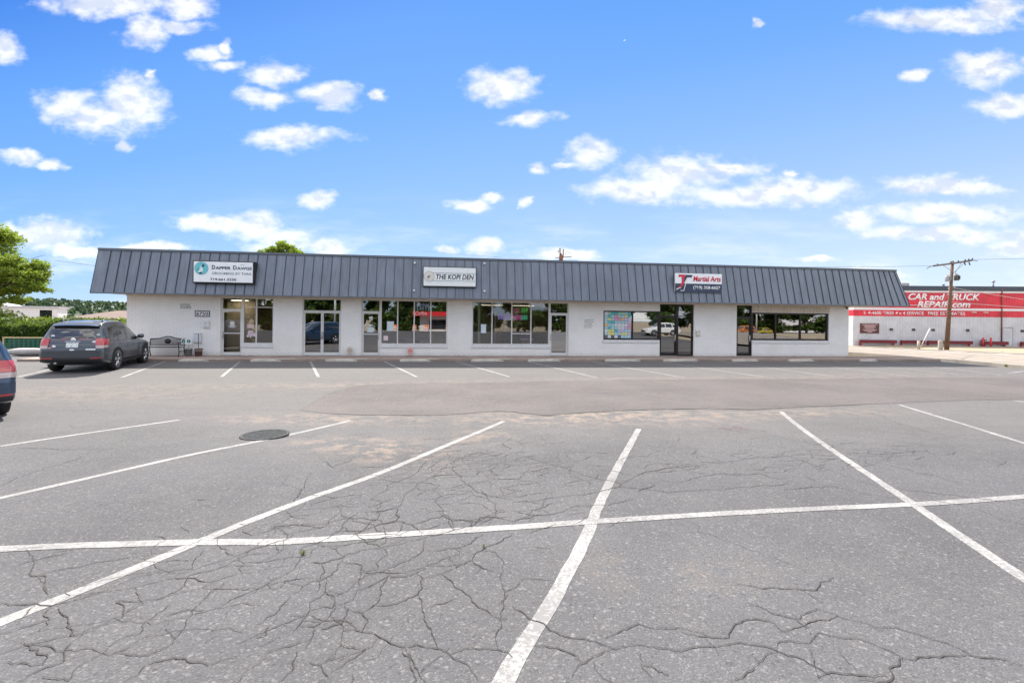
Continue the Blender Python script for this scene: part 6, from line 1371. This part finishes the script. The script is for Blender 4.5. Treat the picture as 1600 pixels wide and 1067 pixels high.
for dx, m2, lab in ((-.42, M['grey'], None), (.48, mat('dark_transformer', (.10, .10, .10), .5, metal=.3), None)):
    b = MB(); xx = topx*.8+dx; z0 = topz-2.05 if dx < 0 else topz-1.95; b.lathe([(.0001, 0), (.20, 0), (.215, .04), (.215, .5), (.19, .56), (.0001, .58)], (xx, -.05, z0), 16); b.tube([(xx, -.05, z0+.56), (xx+.03, -.05, z0+.74)], .03, 6); b.tube([(xx-.1, -.05, z0+.56), (xx-.12, -.05, z0+.72)], .025, 6)
    for k in range(-2, 3): b.box(xx+k*.07-.01, xx+k*.07+.01, -.30, -.24, z0+.1, z0+.45)
    b.build('transformer', m2, up_)
b = MB()
for k in range(6): z = topz-2.4-.17*k; b.lathe([(.0001, -.04), (.05, -.02), (.05, .02), (.0001, .04)], (topx*.7-.3+(k % 2)*.6, -.1, z), 8)
b.build('insulator', M['whitew'], up_)
gx_, gy_ = D_guy
b = MB(); b.tube([(gx_-px0, gy_-py0, .05), (gx_-px0+.95, gy_-py0, 2.0)], .036, 6); b.build('guy_guard', M['whitew'], up_)
b = MB(); b.tube([(gx_-px0+.95, gy_-py0, 2.0), (topx*.75, 0, topz-2.6)], .012, 4); b.build('guy_wire', M['wirel'], up_)
def wire(a, b__, sag, r_, m, lab):
    a, b__ = Vector(a), Vector(b__); pts = [a.lerp(b__, k/16)-Vector((0, 0, sag*4*(k/16)*(1-k/16))) for k in range(17)]
    b = MB(); b.tube(pts, r_, 5, False); tag(b.build('overhead_wire', m), lab, 'wire', 'overhead wires')
tp = Vector((px0+topx, py0, pz0+topz))
wire(tp+Vector((-.3, 0, -2.6)), (70, 52, pz0+3.6), .2, .022, M['wirel'], 'pale wire sagging to the right across the red wall, upper one')
wire(tp+Vector((-.3, 0, -2.9)), (74, 38, 6.7), .5, .016, M['wire'], 'dark wire from the utility pole rising to the right over the dark roof band')
wire(tp+Vector((0, 0, -4.1)), (62, 40, 3.25), .3, .022, M['wirel'], 'pale wire sagging to the right over the word com')
e_ = BW(35.6, .5); wire((e_.x, e_.y, WZ+2.95), tp+Vector((-.35, 0, -4.0)), .15, .02, M['wirel'], 'service wire from the right roof corner to the utility pole')
wire(tp+Vector((1.4, -.4, .1)), (85, 30, 9.3), .4, .014, M['wire'], 'thin wire from the crossarm to the right edge of the sky')
wire(tp+Vector((-1.8, .1, -.5)), (-12, 62, 10.9), .8, .014, M['wire'], 'long thin wire from the crossarm back behind the roof')
(bx1, by1), (bx2, by2) = D_boll
b = MB(); b.tube([(0, 0, -.2), (0, 0, .75)], .13, 12); o = b.build('short_post', mat('tan_post', (.38, .34, .28), .8, noise=.2)); o.location = (bx1, by1, T(bx1, by1)); tag(o, 'short weathered tan post at the foot of the guy wire', 'bollard')
b = MB(); b.lathe([(.20, -.2), (.20, .72), (.17, .80), (.0001, .84)], n=14); o = b.build('short_post', M['concrete']); o.location = (bx2, by2, T(bx2, by2)); tag(o, 'thick pale concrete post just left of the utility pole', 'bollard')
# pole behind the roof
x9, y9 = 6.3, 62
p9 = empty('utility_pole', (x9, y9, 0), 0, 'top of a distant utility pole showing above the middle of the roof', 'utility pole')
b = MB(); b.tube([(0, 0, 0), (0, 0, 10.75)], [.2, .14], 8); b.build('pole', M['wood'], p9)
b = MB(); b.tube([(-.1, -.15, 10.4), (-.15, -.15, 11.45)], .09, 6); b.tube([(.28, -.15, 10.2), (.30, -.15, 11.3)], .08, 6); b.lathe([(.0001, 9.7), (.26, 9.7), (.26, 10.5), (.0001, 10.55)], (0, -.3, 0), 10); b.build('transformer', M['rust'], p9)
b = MB(); b.tube([(-.75, -.1, 10.2), (1.4, -.1, 10.35)], .05, 4); b.tube([(-.35, -.1, 10.9), (-.35, -.1, 11.15)], .06, 6); b.tube([(.6, -.1, 10.5), (.8, -.1, 11.0), (1.1, -.1, 11.0), (1.25, -.1, 10.7)], .02, 5); b.build('crossarm', M['wire'], p9)
wire((-58, 60, 8.9), (-12, 40, 4.4), .3, .02, M['wire'], 'wire running from the leaning tree down behind the left end of the roof')
# ------------------------------------------------------------------ across the main road behind the camera (seen in the shop windows)
rz_ = T(0, -16)
mr_ = ribbon((Vector((-90, -30)), Vector((100, -6))), [-6.5, -3, 0, 3, 6.5], [.03, .05, .06, .05, .03], 'main_road', M['road'], 3)
kb_ = empty('kiosk', (1.0, -24.5, T(1, -24.5)), math.pi+YAW, 'small pale kiosk with a red flat canopy across the road, mirrored in the glass', 'kiosk')
b = MB(); b.box(-2.6, 2.6, 0, 3, -.2, 2.9); b.build('wall', M['cream'], kb_)
b = MB(); b.box(-3.6, 3.6, -1.2, 3.4, 2.9, 3.55); b.build('canopy', M['red'], kb_)
b = MB(); b.box(-1.3, 1.2, -.04, -.003, .9, 2.3); b.build('window', M['carglass'], kb_)
rnd = random.Random(77)
ORD = 'first second third fourth fifth sixth seventh eighth ninth tenth eleventh twelfth thirteenth fourteenth fifteenth sixteenth seventeenth eighteenth nineteenth twentieth twentyfirst twentysecond twentythird'.split()
def TL(i): return ORD[i]+' leafy tree of the row across the main road, counted from the west'
for i, x in enumerate((-62, -55, -48, -42, -36, -30, -25, -19, -14, -8, -2, 4, 10, 16, 22, 28, 34, 41, 48, 55, 62, 70, 77)):
    y = -31-rnd.uniform(0, 4)+.13*x; hh = rnd.uniform(.85, 1.25)
    if i < 2:
        t0 = tree('street_tree', TL(i), x, y, T(x, y), 2.4, [((0, 0, 5.0), (3.6, 3.0, 3.0)), ((2, .5, 3.2), (2.8, 2, 2.2)), ((-2, 0, 2.6), (2.8, 2, 2.2)), ((.3, 0, 7.3), (2.4, 2, 1.8)), ((0, .5, 1.4), (3.4, 1.6, 1.3))], 9000, .32, M['leafd'] if i == 0 else M['leafh'], 40+i, 'trees across the main road')
        (protos if i else [None]); 
        if i == 0: protos = [t0]
        else: protos.append(t0)
    else:
        t1 = copy_tree(protos[i % 2]); t1['label'] = TL(i); t1.location = (x, y, T(x, y)); t1.rotation_euler.z = rnd.uniform(0, 6); t1.scale = (hh, hh, hh*rnd.uniform(.9, 1.15))
orange = paintm('orange_paint', (.55, .16, .01), .2); yel_ = paintm('yellow_paint', (.5, .38, .02), .2); whi = paintm('white_car_paint', (.72, .72, .70), .0)
car('parked_car', 'white hatchback mirrored in the black double entrance', (23.4, 1.2, T(23.4, 1.2)), R(97), whi, 'hatch', 4.1, 1.75, group='cars mirrored in the windows', rails=False, detail=False)
car('parked_car', 'orange SUV mirrored in the narrow black door', (51.9, -19.2, T(51.9, -19.2)), R(80), orange, 'suv', 4.4, 1.8, group='cars mirrored in the windows', detail=False)
car('parked_car', 'yellow hatchback mirrored in the right hand window', (58.8, -22.6, T(58.8, -22.6)), R(75), yel_, 'hatch', 4.2, 1.75, group='cars mirrored in the windows', detail=False)
for i, (x, y) in enumerate(((-3.0, -12.9), (-5.4, -13.2), (-1.4, -13.6), (1.2, -13.0), (-14.5, -10), (-11, -10.4))):
    c = empty('traffic_barrel', (x, y, T(x, y)), 0, 'orange and white banded traffic barrel mirrored in the shop glass, '+('third', 'second', 'fourth', 'kiosk side', 'leftmost', 'second leftmost')[i]+' of the row', 'traffic barrel', 'traffic barrels mirrored in the windows')
    b = MB(); b.lathe([(.0001, 0), (.30, 0), (.28, .3), (.25, .6), (.22, 1.0), (.0001, 1.02)], n=16); b.build('barrel', mat('barrel_orange', (.75, .16, .03), .5), c)
    b = MB(); b.lathe([(.287, .25), (.272, .4)], n=16); b.lathe([(.262, .55), (.247, .7)], n=16); b.build('band', M['white'], c)
for x, y, l in ((-11.7, -4.8, 'pale light pole mirrored in the double glass door'), (46.6, -10.3, 'white light pole mirrored in the right hand window')):
    c = empty('light_pole', (x, y, T(x, y)), 0, l, 'light pole'); b = MB(); b.tube([(0, 0, 0), (0, 0, 7)], [.13, .08], 10); b.build('pole', M['whitew'], c); b = MB(); b.box(-.2, .9, -.15, .15, 7, 7.15); b.build('lamp_head', M['grey'], c)
simple_house('long_white_store', 'long white store across the main road, mirrored in the right hand window', 96, -46, 20, 12, 4.2, M['wallw'], M['roofg'], 0, math.pi)
